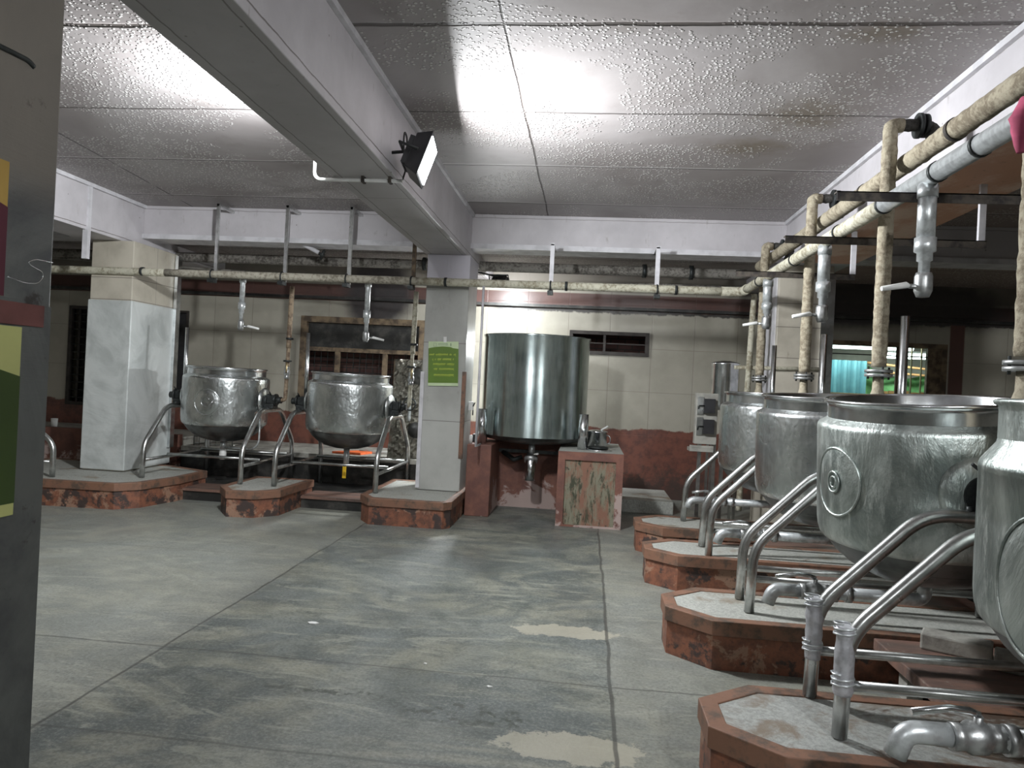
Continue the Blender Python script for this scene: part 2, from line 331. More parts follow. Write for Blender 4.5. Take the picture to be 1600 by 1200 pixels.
MT['sheet_n'] = g.out(col, g.m_('ADD', .34, g.m_('MULTIPLY', n1, .25)), g.m_('SUBTRACT', .8, g.mul(top, .75)), g.m_('ADD', n1, g.m_('MULTIPLY', n2, .3)), .3, .01)
# crumpled foil
g = G('crumpled_foil'); v = g.obj; n = g.noise(9, 6, .75, v, 1.2); vo = g.vor(14, v)
MT['foil'] = g.out(g.mix(n, (.5, .48, .42), (.12, .11, .09)), .3, .9, g.m_('ADD', n, vo), .9, .03)
MT['maroon'] = simple('maroon_tape', (.13, .045, .04), .6, 0, .4, 8, .3)
MT['green1'] = simple('poster_green', (.115, .21, .018), .5, 0, .15, 5, 0)
MT['green2'] = simple('poster_pale_green', (.56, .68, .42), .5, 0, .1, 5, 0)
MT['ink'] = simple('poster_lettering', (.62, .72, .12), .5, 0, .1)
MT['inkd'] = simple('poster_dark_print', (.12, .2, .14), .5)
MT['dgreen'] = simple('dark_green_poster', (.032, .06, .008), .5, 0, .2, 3, 0)
MT['lime'] = simple('lime_poster', (.42, .43, .16), .5, 0, .15, 3, 0)
MT['ochre'] = simple('ochre_poster', (.42, .27, .06), .5, 0, .2, 3, 0)
MT['wine'] = simple('wine_poster', (.085, .01, .025), .5, 0, .2, 3, 0)
g = G('red_brick'); br = g.n.new('ShaderNodeTexBrick'); br.inputs['Scale'].default_value = 1.
br.inputs['Brick Width'].default_value = .22; br.inputs['Row Height'].default_value = .08; br.inputs['Mortar Size'].default_value = .008
br.inputs['Color1'].default_value = (.17, .085, .07, 1); br.inputs['Color2'].default_value = (.11, .055, .05, 1); br.inputs['Mortar'].default_value = (.05, .045, .04, 1)
sx = g.sep(); cx_ = g.n.new('ShaderNodeCombineXYZ'); g.t.links.new(sx[0], cx_.inputs[0]); g.t.links.new(sx[2], cx_.inputs[1]); g.t.links.new(cx_.outputs[0], br.inputs['Vector'])
MT['brick'] = g.out(br.outputs['Color'], .8)
MT['blue'] = simple('teal_corrugated_sheet', (.11, .27, .32), .45, .1, .25, 3, .05)
MT['grass'] = simple('green_net', (.10, .26, .09), .8, 0, .5, 6, .2)
MT['plank'] = simple('orange_plank', (.42, .22, .09), .65, 0, .45, 7, .3)
MT['cream'] = simple('cream_board', (.62, .52, .33), .6, 0, .25, 5, .1)
def emis(name, col, s):
    g = G(name); g.L(col, g.b.inputs['Base Color']); g.L(col, g.b.inputs['Emission Color']); g.b.inputs['Emission Strength'].default_value = s
    return g.m
MT['lamp'] = emis('lit_lamp_face', (.97, 1, 1), 26)
MT['tubelamp'] = emis('lit_tube', (.80, 1, .93), 9)
def glassm(name):
    g = G(name); g.L((.8, .85, .85), g.b.inputs['Base Color']); g.b.inputs['Roughness'].default_value = .1; g.b.inputs['Alpha'].default_value = .25
    return g.m

# ------------------------------------------------------------------ mesh helpers
class MB:
    def __init__(s): s.v = []; s.f = []; s.sm = []
    def add(s, vs, fs, smooth=False):
        k = len(s.v); s.v += [tuple(p) for p in vs]
        s.f += [tuple(i + k for i in f) for f in fs]; s.sm += [smooth] * len(fs); return s
    def box(s, x0, x1, y0, y1, z0, z1, rot=None, piv=None, bev=0):
        vs = [(x, y, z) for x in (x0, x1) for y in (y0, y1) for z in (z0, z1)]
        if rot is not None:
            p = Vector(piv if piv else ((x0 + x1) / 2, (y0 + y1) / 2, (z0 + z1) / 2))
            vs = [tuple(rot @ (Vector(q) - p) + p) for q in vs]
        return s.add(vs, [(0, 1, 3, 2), (4, 6, 7, 5), (0, 4, 5, 1), (2, 3, 7, 6), (0, 2, 6, 4), (1, 5, 7, 3)])
    def prism(s, poly, z0, z1):
        n = len(poly); vs = [(x, y, z0) for x, y in poly] + [(x, y, z1) for x, y in poly]
        ar = sum(poly[i][0] * poly[(i + 1) % n][1] - poly[(i + 1) % n][0] * poly[i][1] for i in range(n))
        fs = [tuple(range(n - 1, -1, -1)), tuple(range(n, 2 * n))] + [(i, (i + 1) % n, n + (i + 1) % n, n + i) for i in range(n)]
        if ar < 0: fs = [tuple(reversed(f)) for f in fs]
        return s.add(vs, fs)
    def ring(s, po, pi, z0, z1):         # flat ring between two outlines
        n = len(po); vs = [(x, y, z) for z in (z0, z1) for p in (po, pi) for x, y in p]
        fs = []
        for i in range(n):
            j = (i + 1) % n
            fs += [(i, j, 2 * n + j, 2 * n + i), (n + j, n + i, 3 * n + i, 3 * n + j), (2 * n + i, 2 * n + j, 3 * n + j, 3 * n + i), (j, i, n + i, n + j)]
        ar = sum(po[i][0] * po[(i + 1) % n][1] - po[(i + 1) % n][0] * po[i][1] for i in range(n))
        if ar < 0: fs = [tuple(reversed(f)) for f in fs]
        return s.add(vs, fs)
    def tube(s, pts, r, seg=14, fillet=0, jit=0, cap=True, rr=None, seed=1, step=None):
        P = [Vector(p) for p in pts]
        if fillet and len(P) > 2:
            Q = [P[0]]
            for i in range(1, len(P) - 1):
                a_, b_, c_ = P[i - 1], P[i], P[i + 1]
                d1 = (a_ - b_); d2 = (c_ - b_); f = min(fillet, d1.length * .49, d2.length * .49)
                p1 = b_ + d1.normalized() * f; p2 = b_ + d2.normalized() * f
                for k in range(9):
                    t = k / 8; Q.append(p1 * (1 - t) ** 2 + b_ * 2 * t * (1 - t) + p2 * t * t)
            Q.append(P[-1]); P = Q
        if step:
            Q = [P[0]]; R_ = [rr[0]] if rr else None
            for i, (a_, b_) in enumerate(zip(P, P[1:])):
                n = max(1, int((b_ - a_).length / step))
                for k in range(1, n + 1):
                    Q.append(a_.lerp(b_, k / n))
                    if rr: R_.append(rr[i] + (rr[i + 1] - rr[i]) * k / n)
            P = Q; rr = R_
        rn = random.Random(seed)
        T = []
        for i in range(len(P)):
            t = (P[min(i + 1, len(P) - 1)] - P[max(i - 1, 0)]); T.append(t.normalized())
        u = T[0].orthogonal().normalized(); vs = []
        for i, p in enumerate(P):
            u = (u - T[i] * u.dot(T[i])).normalized(); w_ = T[i].cross(u)
            ri = (rr[i] if rr else r) * (1 + (rn.uniform(-jit, jit) if jit else 0))
            for k in range(seg):
                an = 2 * PI * k / seg; q = p + (u * math.cos(an) + w_ * math.sin(an)) * ri * (1 + (rn.uniform(-jit, jit) * .35 if jit else 0))
                vs.append(q)
        fs = [(i * seg + k, i * seg + (k + 1) % seg, (i + 1) * seg + (k + 1) % seg, (i + 1) * seg + k) for i in range(len(P) - 1) for k in range(seg)]
        s.add(vs, fs, True)
        if cap:
            k0 = len(s.v) - len(vs)
            s.f += [tuple(k0 + k for k in range(seg - 1, -1, -1)), tuple(k0 + (len(P) - 1) * seg + k for k in range(seg))]; s.sm += [False, False]
        return s
    def lathe(s, prof, seg=64, o=(0, 0, 0), axis=(0, 0, 1), smooth=True, close=False, a0=0, a1=2 * PI):
        ax = Vector(axis).normalized(); q = Vector((0, 0, 1)).rotation_difference(ax); o = Vector(o); vs = []
        n = len(prof); full = abs(a1 - a0 - 2 * PI) < 1e-6; sg = seg if full else seg + 1
        for k in range(sg):
            an = a0 + (a1 - a0) * k / seg
            for r, z in prof: vs.append(o + q @ Vector((r * math.cos(an), r * math.sin(an), z)))
        fs = []
        for k in range(seg):
            k2 = (k + 1) % sg
            for i in range(n - 1): fs.append((k * n + i, k2 * n + i, k2 * n + i + 1, k * n + i + 1))
        return s.add(vs, fs, smooth)
    def cyl(s, a_, b_, r, seg=20, r2=None):
        return s.tube([a_, b_], r, seg, rr=[r, r if r2 is None else r2])
    def obj(s, name, m, parent=None, base=None, sub=0):
        me = bpy.data.meshes.new(name)
        off = Vector((0, 0, 0))
        if base is not None: off = Vector(base)
        me.from_pydata([tuple(Vector(p) - off) for p in s.v], [], s.f)
        me.polygons.foreach_set('use_smooth', s.sm); me.update()
        me.materials.append(MT[m] if isinstance(m, str) else m)
        o = bpy.data.objects.new(name, me); C.objects.link(o)
        if parent is not None: o.parent = parent
        elif base is not None: o.location = off
        return o

def tag(o, label, cat, group=None, kind=None):
    if label: o['label'] = label
    if cat: o['category'] = cat
    if group: o['group'] = group
    if kind: o['kind'] = kind
    return o
def thing(name, label, cat, loc=(0, 0, 0), rotz=0, group=None):
    o = bpy.data.objects.new(name, None); C.objects.link(o); o.location = loc; o.rotation_euler = (0, 0, rotz)
    o.empty_display_size = .1
    return tag(o, label, cat, group)
def struct(name, mb, m, parent=None):
    o = mb.obj(name, m, parent)
    if parent is None: o['kind'] = 'structure'
    return o
def part(name, mb, m, root, label=None, local=False):
    """a part: geometry given in world coordinates unless local=True"""
    if local or root.location.length == 0: o = mb.obj(name, m, root)
    else: o = mb.obj(name, m, root, base=root.location)
    if label: o['label'] = label
    return o
def bevel(o, w_=.004, seg=2):
    md = o.modifiers.new('bevel', 'BEVEL'); md.width = w_; md.segments = seg; md.limit_method = 'ANGLE'; md.angle_limit = .6
    return o

# ================================================================== SETTING
CE = 3.54
struct('floor', MB().box(-9.2, 6.7, -4.2, 13.5, -.2, 0), 'floor')
struct('ceiling', MB().box(-9.2, 6.7, -4.2, 10.7, CE, CE + .2), 'ceil')
struct('trim_9', MB().box(-9.0, 6.5, 8.82, 10.6, 3.18, 3.26), 'ceil')
struct('wall_left', MB().box(-9.2, -9.0, -4.2, 10.6, 0, CE), 'walls')
struct('wall_right', MB().box(6.5, 6.7, -4.2, 10.6, 0, CE), 'walls')
struct('wall_front', MB().box(-9.0, 6.5, -4.2, -4.0, 0, CE), 'walls')
# back wall with five openings, built as a grid of cells
HOLES = [(-8.08, -7.72, .89, 2.43), (-6.33, -6.12, .98, 2.42), (-4.33, -2.42, 1.05, 2.42), (-.29, .85, 2.03, 2.37), (3.20, 4.90, 1.05, 2.38)]
xs = sorted({-9.2, 6.7, *[h[0] for h in HOLES], *[h[1] for h in HOLES]}); zs = sorted({0, CE, *[h[2] for h in HOLES], *[h[3] for h in HOLES]})
mb = MB()
for i in range(len(xs) - 1):
    for j in range(len(zs) - 1):
        mx_, mz_ = (xs[i] + xs[i + 1]) / 2, (zs[j] + zs[j + 1]) / 2
        if any(h[0] < mx_ < h[1] and h[2] < mz_ < h[3] for h in HOLES): continue
        mb.box(xs[i], xs[i + 1], 10.6, 10.8, zs[j], zs[j + 1])
struct('wall_back', mb, 'wallb')
# what stands beyond the openings
struct('trim_5', MB().box(-9.2, -7.0, 11.3, 11.4, 0, 3), 'concrete')
struct('trim_6', MB().box(-6.9, 2.2, 11.35, 11.45, 0, 3.2), 'brick')
mb = MB().box(2.3, 2.4, 10.8, 13.4, 0, 3.2).box(6.3, 6.4, 10.8, 13.4, 0, 3.2).box(2.3, 6.4, 13.3, 13.4, 0, 3.2)
struct('trim_7', mb, 'walls')
struct('trim_8', MB().box(-9.2, 6.7, 10.8, 13.5, 3.2, 3.3), 'soot')

def window(idx, h, fw=.05, m='frame', d0=10.57, d1=10.66):
    x0, x1, z0, z1 = h
    mb = MB().box(x0, x0 + fw, d0, d1, z0, z1).box(x1 - fw, x1, d0, d1, z0, z1).box(x0 + fw, x1 - fw, d0, d1, z1 - fw, z1).box(x0 + fw, x1 - fw, d0, d1, z0, z0 + fw)
    o = mb.obj('window_%d' % idx, m); o['kind'] = 'structure'
    return o
w1 = window(1, HOLES[0], .05)
mb = MB()
for k in range(12): mb.box(-8.03, -7.77, 10.60, 10.62, 1.0 + k * .118, 1.012 + k * .118)
mb.obj('grille', 'iron', w1)
MB().box(-7.93, -7.90, 10.6, 10.64, .94, 2.38).obj('mullion', 'frame', w1)
w2 = window(2, HOLES[1], .03)
MB().box(-6.30, -6.15, 10.64, 10.65, 1.0, 2.39).obj('panel', 'black', w2)
w3 = window(3, HOLES[2], .09, 'wood')
MB().box(-4.24, -2.51, 10.58, 10.63, 1.90, 1.96).obj('crossbar', 'wood', w3)
for x in (-3.78, -3.05): MB().box(x, x + .07, 10.58, 10.63, 1.14, 1.90).obj('mullion', 'wood', w3)
mb = MB()
for k in range(17): mb.box(-4.22 + k * .1, -4.214 + k * .1, 10.645, 10.651, 1.14, 1.9)
for k in range(7): mb.box(-4.24, -2.51, 10.645, 10.651, 1.2 + k * .1, 1.206 + k * .1)
mb.obj('mesh_grille', 'iron', w3)
MB().box(-4.24, -2.51, 10.66, 10.67, 1.96, 2.33).obj('board', 'soot', w3)
w4 = window(4, HOLES[3], .05)
MB().box(.20, .235, 10.58, 10.62, 2.08, 2.32).obj('mullion', 'frame', w4)
MB().box(-.24, .80, 10.60, 10.62, 2.19, 2.205).obj('crossbar', 'frame', w4)
w5 = window(5, HOLES[4], .06, 'wood', 10.56, 10.7)
for x in (4.25, 4.45, 4.58): MB().box(x, x + (.035 if x < 4.3 else .012), 10.6, 10.63, 1.11, 2.32).obj('window_bar', 'wood' if x < 4.3 else 'brass', w5)
MB().box(4.66, 4.84, 10.60, 10.66, 1.11, 2.32).obj('shutter', 'wood', w5)
MB().box(3.26, 4.66, 10.6, 10.62, 2.19, 2.205).obj('crossbar', 'frame', w5)
# outside the lit opening
mb = MB()
n = 60; vs = []
for i in range(n + 1):
    x = 3.15 + i * .018; y = 11.6 + .025 * (1 if (i // 4) % 2 else -1) * (1 if i % 4 not in (0,) else .2)
    vs += [(x, y, 1.0), (x, y, 2.16), (x, y + .01, 1.0), (x, y + .01, 2.16)]
fs = []
for i in range(n):
    a_, b_ = i * 4, i * 4 + 4; fs += [(a_, b_, b_ + 1, a_ + 1), (a_ + 2, a_ + 3, b_ + 3, b_ + 2), (a_ + 1, b_ + 1, b_ + 3, a_ + 3)]
tag(mb.add(vs, fs).obj('corrugated_sheet', 'blue'), 'teal corrugated sheet standing beyond the lit window opening', 'metal sheet')
tag(MB().box(3.0, 4.5, 11.35, 11.45, 0, 1.66).obj('cream_partition', 'cream'), 'low cream board partition below the teal corrugated sheet outside the window', 'partition')
t = thing('plank_fence', 'low fence of orange brown planks outside the lit window, right of the teal sheet', 'fence', (4.6, 11.9, 0))
for k in range(9): part('plank', MB().box(4.52 + k * .155, 4.66 + k * .155, 11.88, 11.91, 0, 1.72 + .01 * (k % 3)), 'plank', t)
mb = MB(); vs = []; fs = []
for i in range(25):
    for j in range(9):
        vs.append((4.1 + i * .09, 12.9 + .08 * math.sin(i * .9) + .05 * math.sin(j * 1.3 + i * .4), 1.2 + j * .11 + .12 * math.sin(i * .35)))
for i in range(24):
    for j in range(8): k = i * 9 + j; fs.append((k, k + 9, k + 10, k + 1))
tag(mb.add(vs, fs, True).obj('green_netting', 'grass'), 'green netting sagging beyond the planks outside the window', 'netting')
for i, (x0, x1, y, z, lb) in enumerate([(3.2, 4.75, 11.3, 2.36, 'long white tube light nearest the top of the lit window opening'), (4.55, 5.75, 12.2, 2.30, 'lower white tube light seen through the right part of the lit window opening')]):
    t = thing('tube_light', lb, 'tube light', ((x0 + x1) / 2, y, z + .05))
    part('tube', MB().cyl((x0, y, z), (x1, y, z + .01), .05), 'tubelamp', t)
    part('batten', MB().box(x0, x1, y - .03, y + .03, z + .03, z + .08), 'white', t)
    area('tube_light_glow', ((x0 + x1) / 2, y, z - .05), (0, .2, -1), x1 - x0, .05, 26, (.8, 1, .92))
for z0, z1, y in ((2.18, 2.28, 12.4), (2.05, 2.1, 12.5)):
    tag(MB().tube([(4.5, y, z0), (6.2, y + .3, z0 - (z1 - z0))], .02).obj('roof_batten', 'plank'), 'upper orange roof batten outside the window' if z0 > 2.1 else 'lower orange roof batten outside the window', 'batten')

# ------------------------------------------------------------------ beams and columns
def beam(name, x0, x1, y0, y1, z0, m='beam'): 
    return bevel(struct(name, MB().box(x0, x1, y0, y1, z0, CE), m), .006)
beam('ceiling_beam', -1.93, -1.45, -4.0, 10.6, 3.0)
beam('ceiling_beam', 2.17, 2.75, -4.0, 10.6, 3.0)
beam('ceiling_beam', -6.10, -5.58, -4.0, 10.6, 3.02)
for x0, x1 in ((-5.58, -1.93), (-1.45, 2.17), (2.75, 6.5), (-9.0, -6.10)):
    beam('ceiling_beam', x0, x1, 8.53, 8.82, 3.14)
    struct('trim_1', MB().box(x0, x1, 8.50, 8.85, 3.125, 3.185), 'trimw')
for xa, s in ((-1.45, 1), (2.17, -1), (-5.58, 1)):
    struct('trim_2', MB().box(min(xa, xa + s * .03), max(xa, xa + s * .03), -4, 8.53, 3.50, CE), 'trimw')
struct('trim_3', MB().box(2.18, 2.74, 3.0, 8.0, 2.985, 3.0), 'stain')
struct('trim_4', MB().box(-9.0, 6.5, 10.50, 10.6, 2.68, 2.72), 'soot')

PH = .28
def column(x0, x1, y0, y1, m, z0=0, z1=3.0):
    o = struct('column', MB().box(x0, x1, y0, y1, z0, z1), m); return bevel(o, .008)
cC = column(-1.90, -1.40, 8.25, 8.85, 'col', PH)
bevel(MB().box(-1.915, -1.87, 8.235, 8.27, .30, 1.64).obj('corner_guard', 'trimw', cC), .003)
bevel(MB().box(-1.43, -1.385, 8.24, 8.29, .66, 1.66).obj('corner_strip', 'oxide_e', cC), .003)
cL = column(-5.95, -5.42, 8.12, 9.05, 'colc', PH, 3.02)
mb = MB().box(-5.965, -5.405, 8.105, 9.06, .29, 2.31)
bevel(mb.obj('steel_cladding', 'sheet', cL), .01)
MB().box(-5.41, -5.37, 8.98, 9.07, .5, 3.0).obj('corner_guard', 'steel_p', cL)
cR = column(2.04, 2.62, 8.25, 9.10, 'colc', 0, 3.0)
MB().box(2.50, 2.635, 8.235, 8.25, .5, 2.9).obj('corner_guard', 'steel_p', cR)
MB().box(2.025, 2.04, 8.3, 9.0, .5, 2.9).obj('side_board', 'trimw', cR)
# column right beside the camera, clad in sheet
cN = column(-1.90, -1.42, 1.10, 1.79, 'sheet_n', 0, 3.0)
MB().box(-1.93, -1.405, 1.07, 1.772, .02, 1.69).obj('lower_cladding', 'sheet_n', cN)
# scratch and tape strip
tag(MB().box(-1.404, -1.400, 1.30, 1.742, 1.635, 1.69).obj('tape_strip', 'maroon'), 'strip of maroon tape across the steel clad column at the left edge', 'tape')
def poster_near(nm, lb, z0, z1, y1, m1, m2, curve, zb):
    t = thing(nm, lb, 'poster', (-1.404, 1.4, z0))
    part('sheet', MB().box(-1.402, -1.398, 1.15, y1, z0, z1), m2, t)
    ys_ = [1.15 + (y1 - 1.15) * i / 24 for i in range(25)]
    top = [curve((y - 1.15) / (y1 - 1.15)) for y in ys_]
    vs = []; fs = []
    for y, tz in zip(ys_, top): vs += [(-1.3965, y, zb), (-1.3965, y, tz)]
    for i in range(24): fs.append((2 * i, 2 * i + 2, 2 * i + 3, 2 * i + 1))
    part('printed_field', MB().add(vs, fs), m1, t)
poster_near('green_poster', 'dark green and lime poster low on the steel clad column at the left edge', 1.165, 1.630, 1.668, 'dgreen', 'lime', lambda u: 1.56 - .13 * max(0, u - .6), 1.195)
poster_near('wine_poster', 'wine red and ochre poster above the maroon tape on the near column', 1.70, 2.02, 1.605, 'wine', 'ochre', lambda u: 1.96 - .12 * max(0, u - .6), 1.70)
MB().tube([(-1.4195, y_, z_) for y_, z_ in ((1.64, 1.75), (1.70, 1.742), (1.74, 1.748), (1.757, 1.768), (1.752, 1.78), (1.71, 1.79), (1.703, 1.797), (1.725, 1.808), (1.788, 1.81))], .0014, 6, .03).obj('scratch_mark', 'steel_p', cN)
MB().tube([(-1.42, y_, z_) for y_, z_ in ((1.55, 2.285), (1.62, 2.29), (1.67, 2.293), (1.69, 2.285))], .007, 6, .03).obj('dark_stroke', 'iron', cN)

# ================================================================== FLOODLIGHTS
def floodlight(p, d, lb, K=1):
    dv = Vector(d).normalized(); q = dv.to_track_quat('-Z', 'Y').to_matrix()
    t = thing('floodlight', lb, 'floodlight', p, 0, 'floodlights on the ceiling beams')
    T = lambda x, y, z: Vector(p) + q @ Vector((x, y, z)) * K
    def bx(x0, x1, y0, y1, z0, z1, tx=1, ty=1):
        vs = [T(x * (tx if z == z1 else 1), y * (ty if z == z1 else 1), z) for x in (x0, x1) for y in (y0, y1) for z in (z0, z1)]
        return MB().add(vs, [(0, 1, 3, 2), (4, 6, 7, 5), (0, 4, 5, 1), (2, 3, 7, 6), (0, 2, 6, 4), (1, 5, 7, 3)])
    hs = bevel(part('housing', bx(-.20, .20, -.16, .16, -.05, .06, .75, .75), 'black', t), .006)
    part('lamp_face', bx(-.17, .17, -.13, .13, -.056, -.051), 'lamp', t)
    fin = MB()
    for k in range(8):
        x = -.12 + k * .034; b_ = bx(x, x + .006, -.10, .10, .06, .10); fin.add(b_.v, b_.f)
    part('heat_sink', fin, 'black', t)
    if p[2] < 2.5: return (part('bracket', MB().tube([T(0, 0, .05), (p[0], 10.6, p[2])], .015, 8), 'iron', t), t)[1]
    fx = min((-1.45, -1.93, 2.17), key=lambda f: abs(f - p[0]))
    mbk = MB()
    mbk.tube([T(-.215, 0, 0), T(-.215, 0, .13), T(.215, 0, .13), T(.215, 0, 0)], .010, 8)
    part('bracket', mbk, 'iron', t)
    part('mounting_arm', MB().tube([T(0, 0, .13 * K), (fx + (.0 if p[2] > 3.02 else math.copysign(.06, fx - p[0])), p[1], p[2] + .04 if p[2] > 3.02 else 3.0)], .012, 8), 'iron', t)
    return t
FL = ['black floodlight glaring on the right face of the central beam', 'floodlight on the hidden left face of the central beam',
      'small floodlight behind the central column near the back wall', 'floodlight on the right beam behind the viewer', 'added unseen fill floodlight on the right face of the central beam behind the viewer', 'added unseen fill floodlight on the left of the central beam behind the viewer', 'small floodlight low on the back wall, hidden between tank and central column']
for (p, d, e, k), lb in zip(FLOODS, FL):
    t = floodlight(p, d, lb, k)
tag(MB().tube([(-1.46, 5.35, 3.02), (-1.42, 5.30, 3.10), (-1.41, 5.28, 3.24), (-1.41, 5.25, 3.33), (-1.42, 5.22, 3.36), (-1.42, 5.20, 3.30), (-1.42, 5.23, 3.18), (-1.40, 5.30, 3.12), (-1.36, 5.45, 3.13), (-1.30, 5.55, 3.2)], .007, 8, .04).obj('lamp_cable', 'cable'), 'looped black cable hanging by the glaring floodlight on the beam', 'cable')
t = thing('conduit_pipe', 'thin white conduit crossing under the central beam to the floodlight', 'conduit', (-1.7, 5.2, 2.98))
part('tube', MB().tube([(-2.06, 5.15, 3.20), (-2.06, 5.15, 2.975), (-1.40, 5.15, 2.975)], .013, 10, .06), 'white', t)
for x in (-1.70, -1.50): part('clip', MB().box(x, x + .02, 5.12, 5.18, 2.955, 3.0), 'rust', t)
tag(MB().box(-5.62, -5.56, 7.50, 7.55, 2.70, 3.50).obj('cable_duct', 'trimw'), 'pale vertical cable duct on the left beam, beside the near column', 'duct')

# ================================================================== PLINTHS
def inset(poly, d):
    n = len(poly); ar = sum(poly[i][0] * poly[(i + 1) % n][1] - poly[(i + 1) % n][0] * poly[i][1] for i in range(n)); s = 1 if ar > 0 else -1
    out = []
    for i in range(n):
        p0, p1, p2 = Vector(poly[i - 1]), Vector(poly[i]), Vector(poly[(i + 1) % n])
        e1 = (p1 - p0).normalized(); e2 = (p2 - p1).normalized()
        n1 = Vector((-e1.y, e1.x)) * s; n2 = Vector((-e2.y, e2.x)) * s
        k = n1 + n2; k = k / max(.3, k.dot(n1)); out.append(tuple(p1 + k * d))
    return out
PH = .28
def plinth(poly, lb, grp, zt=PH, tm='cement'):
    cx = sum(p[0] for p in poly) / len(poly); cy = sum(p[1] for p in poly) / len(poly)
    t = thing('kettle_plinth', lb, 'plinth', (cx, cy, 0), 0, grp)
    part('side', MB().prism(poly, 0, zt - .085), 'oxide', t)
    bevel(part('coping', MB().ring(inset(poly, -.016), inset(poly, .06), zt - .085, zt), 'oxide_e', t), .005)
    part('top', MB().prism(inset(poly, .06), zt - .085, zt - .006), tm, t)
GP = 'red oxide kettle plinths with cement tops'
plinth([(-6.95, 7.20), (-4.95, 7.28), (-4.78, 7.47), (-4.66, 8.0), (-4.66, 8.62), (-5.3, 8.9), (-6.95, 8.9)], 'long red oxide plinth under the steel clad left column', GP)
plinth([(-3.92, 7.60), (-3.72, 7.33), (-3.44, 7.36), (-3.25, 7.58), (-3.22, 8.45), (-3.92, 8.45)], 'red oxide plinth between the two back left kettles', GP)
plinth([(-2.36, 7.66), (-2.22, 7.46), (-1.43, 7.46), (-1.365, 7.55), (-1.365, 8.95), (-2.36, 8.95)], 'red oxide plinth that the central column stands on', GP)
def rplinth(yc, hw, lb, tm='cement'):
    plinth([(.54, yc - .12), (.77, yc - hw), (2.6, yc - hw), (2.6, yc + hw), (.77, yc + hw), (.54, yc + .12)], lb, GP, tm=tm)
rplinth(7.24, .33, 'red oxide plinth in front of the right column, farthest of the right row')
rplinth(6.08, .31, 'octagonal ended plinth second farthest in the right row')
rplinth(4.52, .33, 'octagonal ended plinth with dark shaded side, next to the nearest one')
rplinth(2.98, .30, 'stained octagonal ended plinth nearest in the right row, with rusty puddle marks', 'cement_s')

# left: step and pit with soot and painted shade between the plinths, long ledge in front of the back wall
for x0, x1, lb in ((-4.66, -3.92, 'brown step with soot and painted shade between the left and middle plinths'), (-3.22, -2.36, 'brown step with soot and painted shade between the middle and central plinths')):
    t = thing('pit_step', lb, 'step', ((x0 + x1) / 2, 8.3, 0), 0, 'low steps below the left kettles')
    part('riser', MB().box(x0, x1, 8.12, 9.1, 0, .11), 'soot', t)
    part('nosing', MB().box(x0, x1, 8.10, 8.55, .11, .14), 'slab', t)
t = thing('pit_floor', 'black pit floor with soot and painted shade behind the left plinths', 'pit floor', (-3.5, 9, 0))
part('slab', MB().box(-5.3, -1.41, 8.96, 9.29, 0, .13).box(-4.66, -2.36, 8.55, 8.96, .11, .13), 'soot', t)
t = thing('back_ledge', 'grey concrete ledge, front black with soot and painted shade, along the back wall on the left', 'ledge', (-3.6, 9.8, 0))
part('front', MB().box(-5.38, -1.41, 9.29, 9.36, 0, .44), 'soot', t)
part('top', MB().box(-5.38, -1.41, 9.27, 10.59, .44, .50), 'concrete', t)
part('body', MB().box(-5.38, -1.41, 9.36, 10.59, 0, .44), 'soot', t)
t = thing('low_wall', 'low terracotta painted wall behind the left column', 'low wall', (-7.2, 9.6, 0))
part('face', MB().box(-9.0, -5.45, 9.3, 9.42, 0, .64), 'oxide_f', t)
part('top', MB().box(-9.0, -5.45, 9.42, 10.59, 0, .60), 'concrete', t)

# right: slabs between the plinths and the ledge behind them
GS = 'brown stone slabs between the right plinths'
for y0, y1, lb in ((3.32, 4.16, 'brown stone slab behind the gap between the two nearest right plinths'), (4.88, 5.74, 'brown stone slab behind the gap between the second and third right plinths'),
                   (6.42, 6.88, 'brown stone slab behind the gap between the two farthest right plinths'), (1.2, 2.64, 'brown stone slab in front of the nearest right plinth')):
    t = thing('stone_slab', lb, 'slab', (2.1, (y0 + y1) / 2, .2), 0, GS)
    bevel(part('top', MB().box(1.62, 2.6, y0, y1, .20, .262), 'slab', t), .006)
    part('support', MB().box(1.72, 1.80, y0 + .1, y0 + .2, 0, .20).box(1.72, 1.80, y1 - .2, y1 - .1, 0, .20), 'concrete', t)
t = thing('back_ledge', 'grey concrete ledge running behind the right row of kettles', 'ledge', (2.9, 5, 0))
part('body', MB().box(2.62, 3.2, 1.0, 8.2, 0, .46), 'soot', t)
part('top', MB().box(2.60, 3.22, 1.0, 8.2, .46, .52), 'concrete', t)
for x, y, lb in ((1.98, 4.02, 'concrete block lying on the slab by the second plinth, left one'), (2.22, 3.78, 'concrete block lying on the slab by the second plinth, right one')):
    o = MB().box(-.16, .16, -.07, .07, 0, .085).obj('concrete_block', 'concrete'); o.location = (x, y, .262); o.rotation_euler = (0, 0, -.5)
    bevel(o, .01); tag(o, lb, 'block', 'loose concrete blocks')
for x0, x1, y0, y1, h_, lb in ((.47, 1.15, 9.3, 10.4, .16, 'low grey cement kerb at the foot of the back wall'),):
    bevel(tag(MB().box(x0, x1, y0, y1, 0, h_).obj('cement_kerb', 'cement'), lb, 'kerb'), .008)

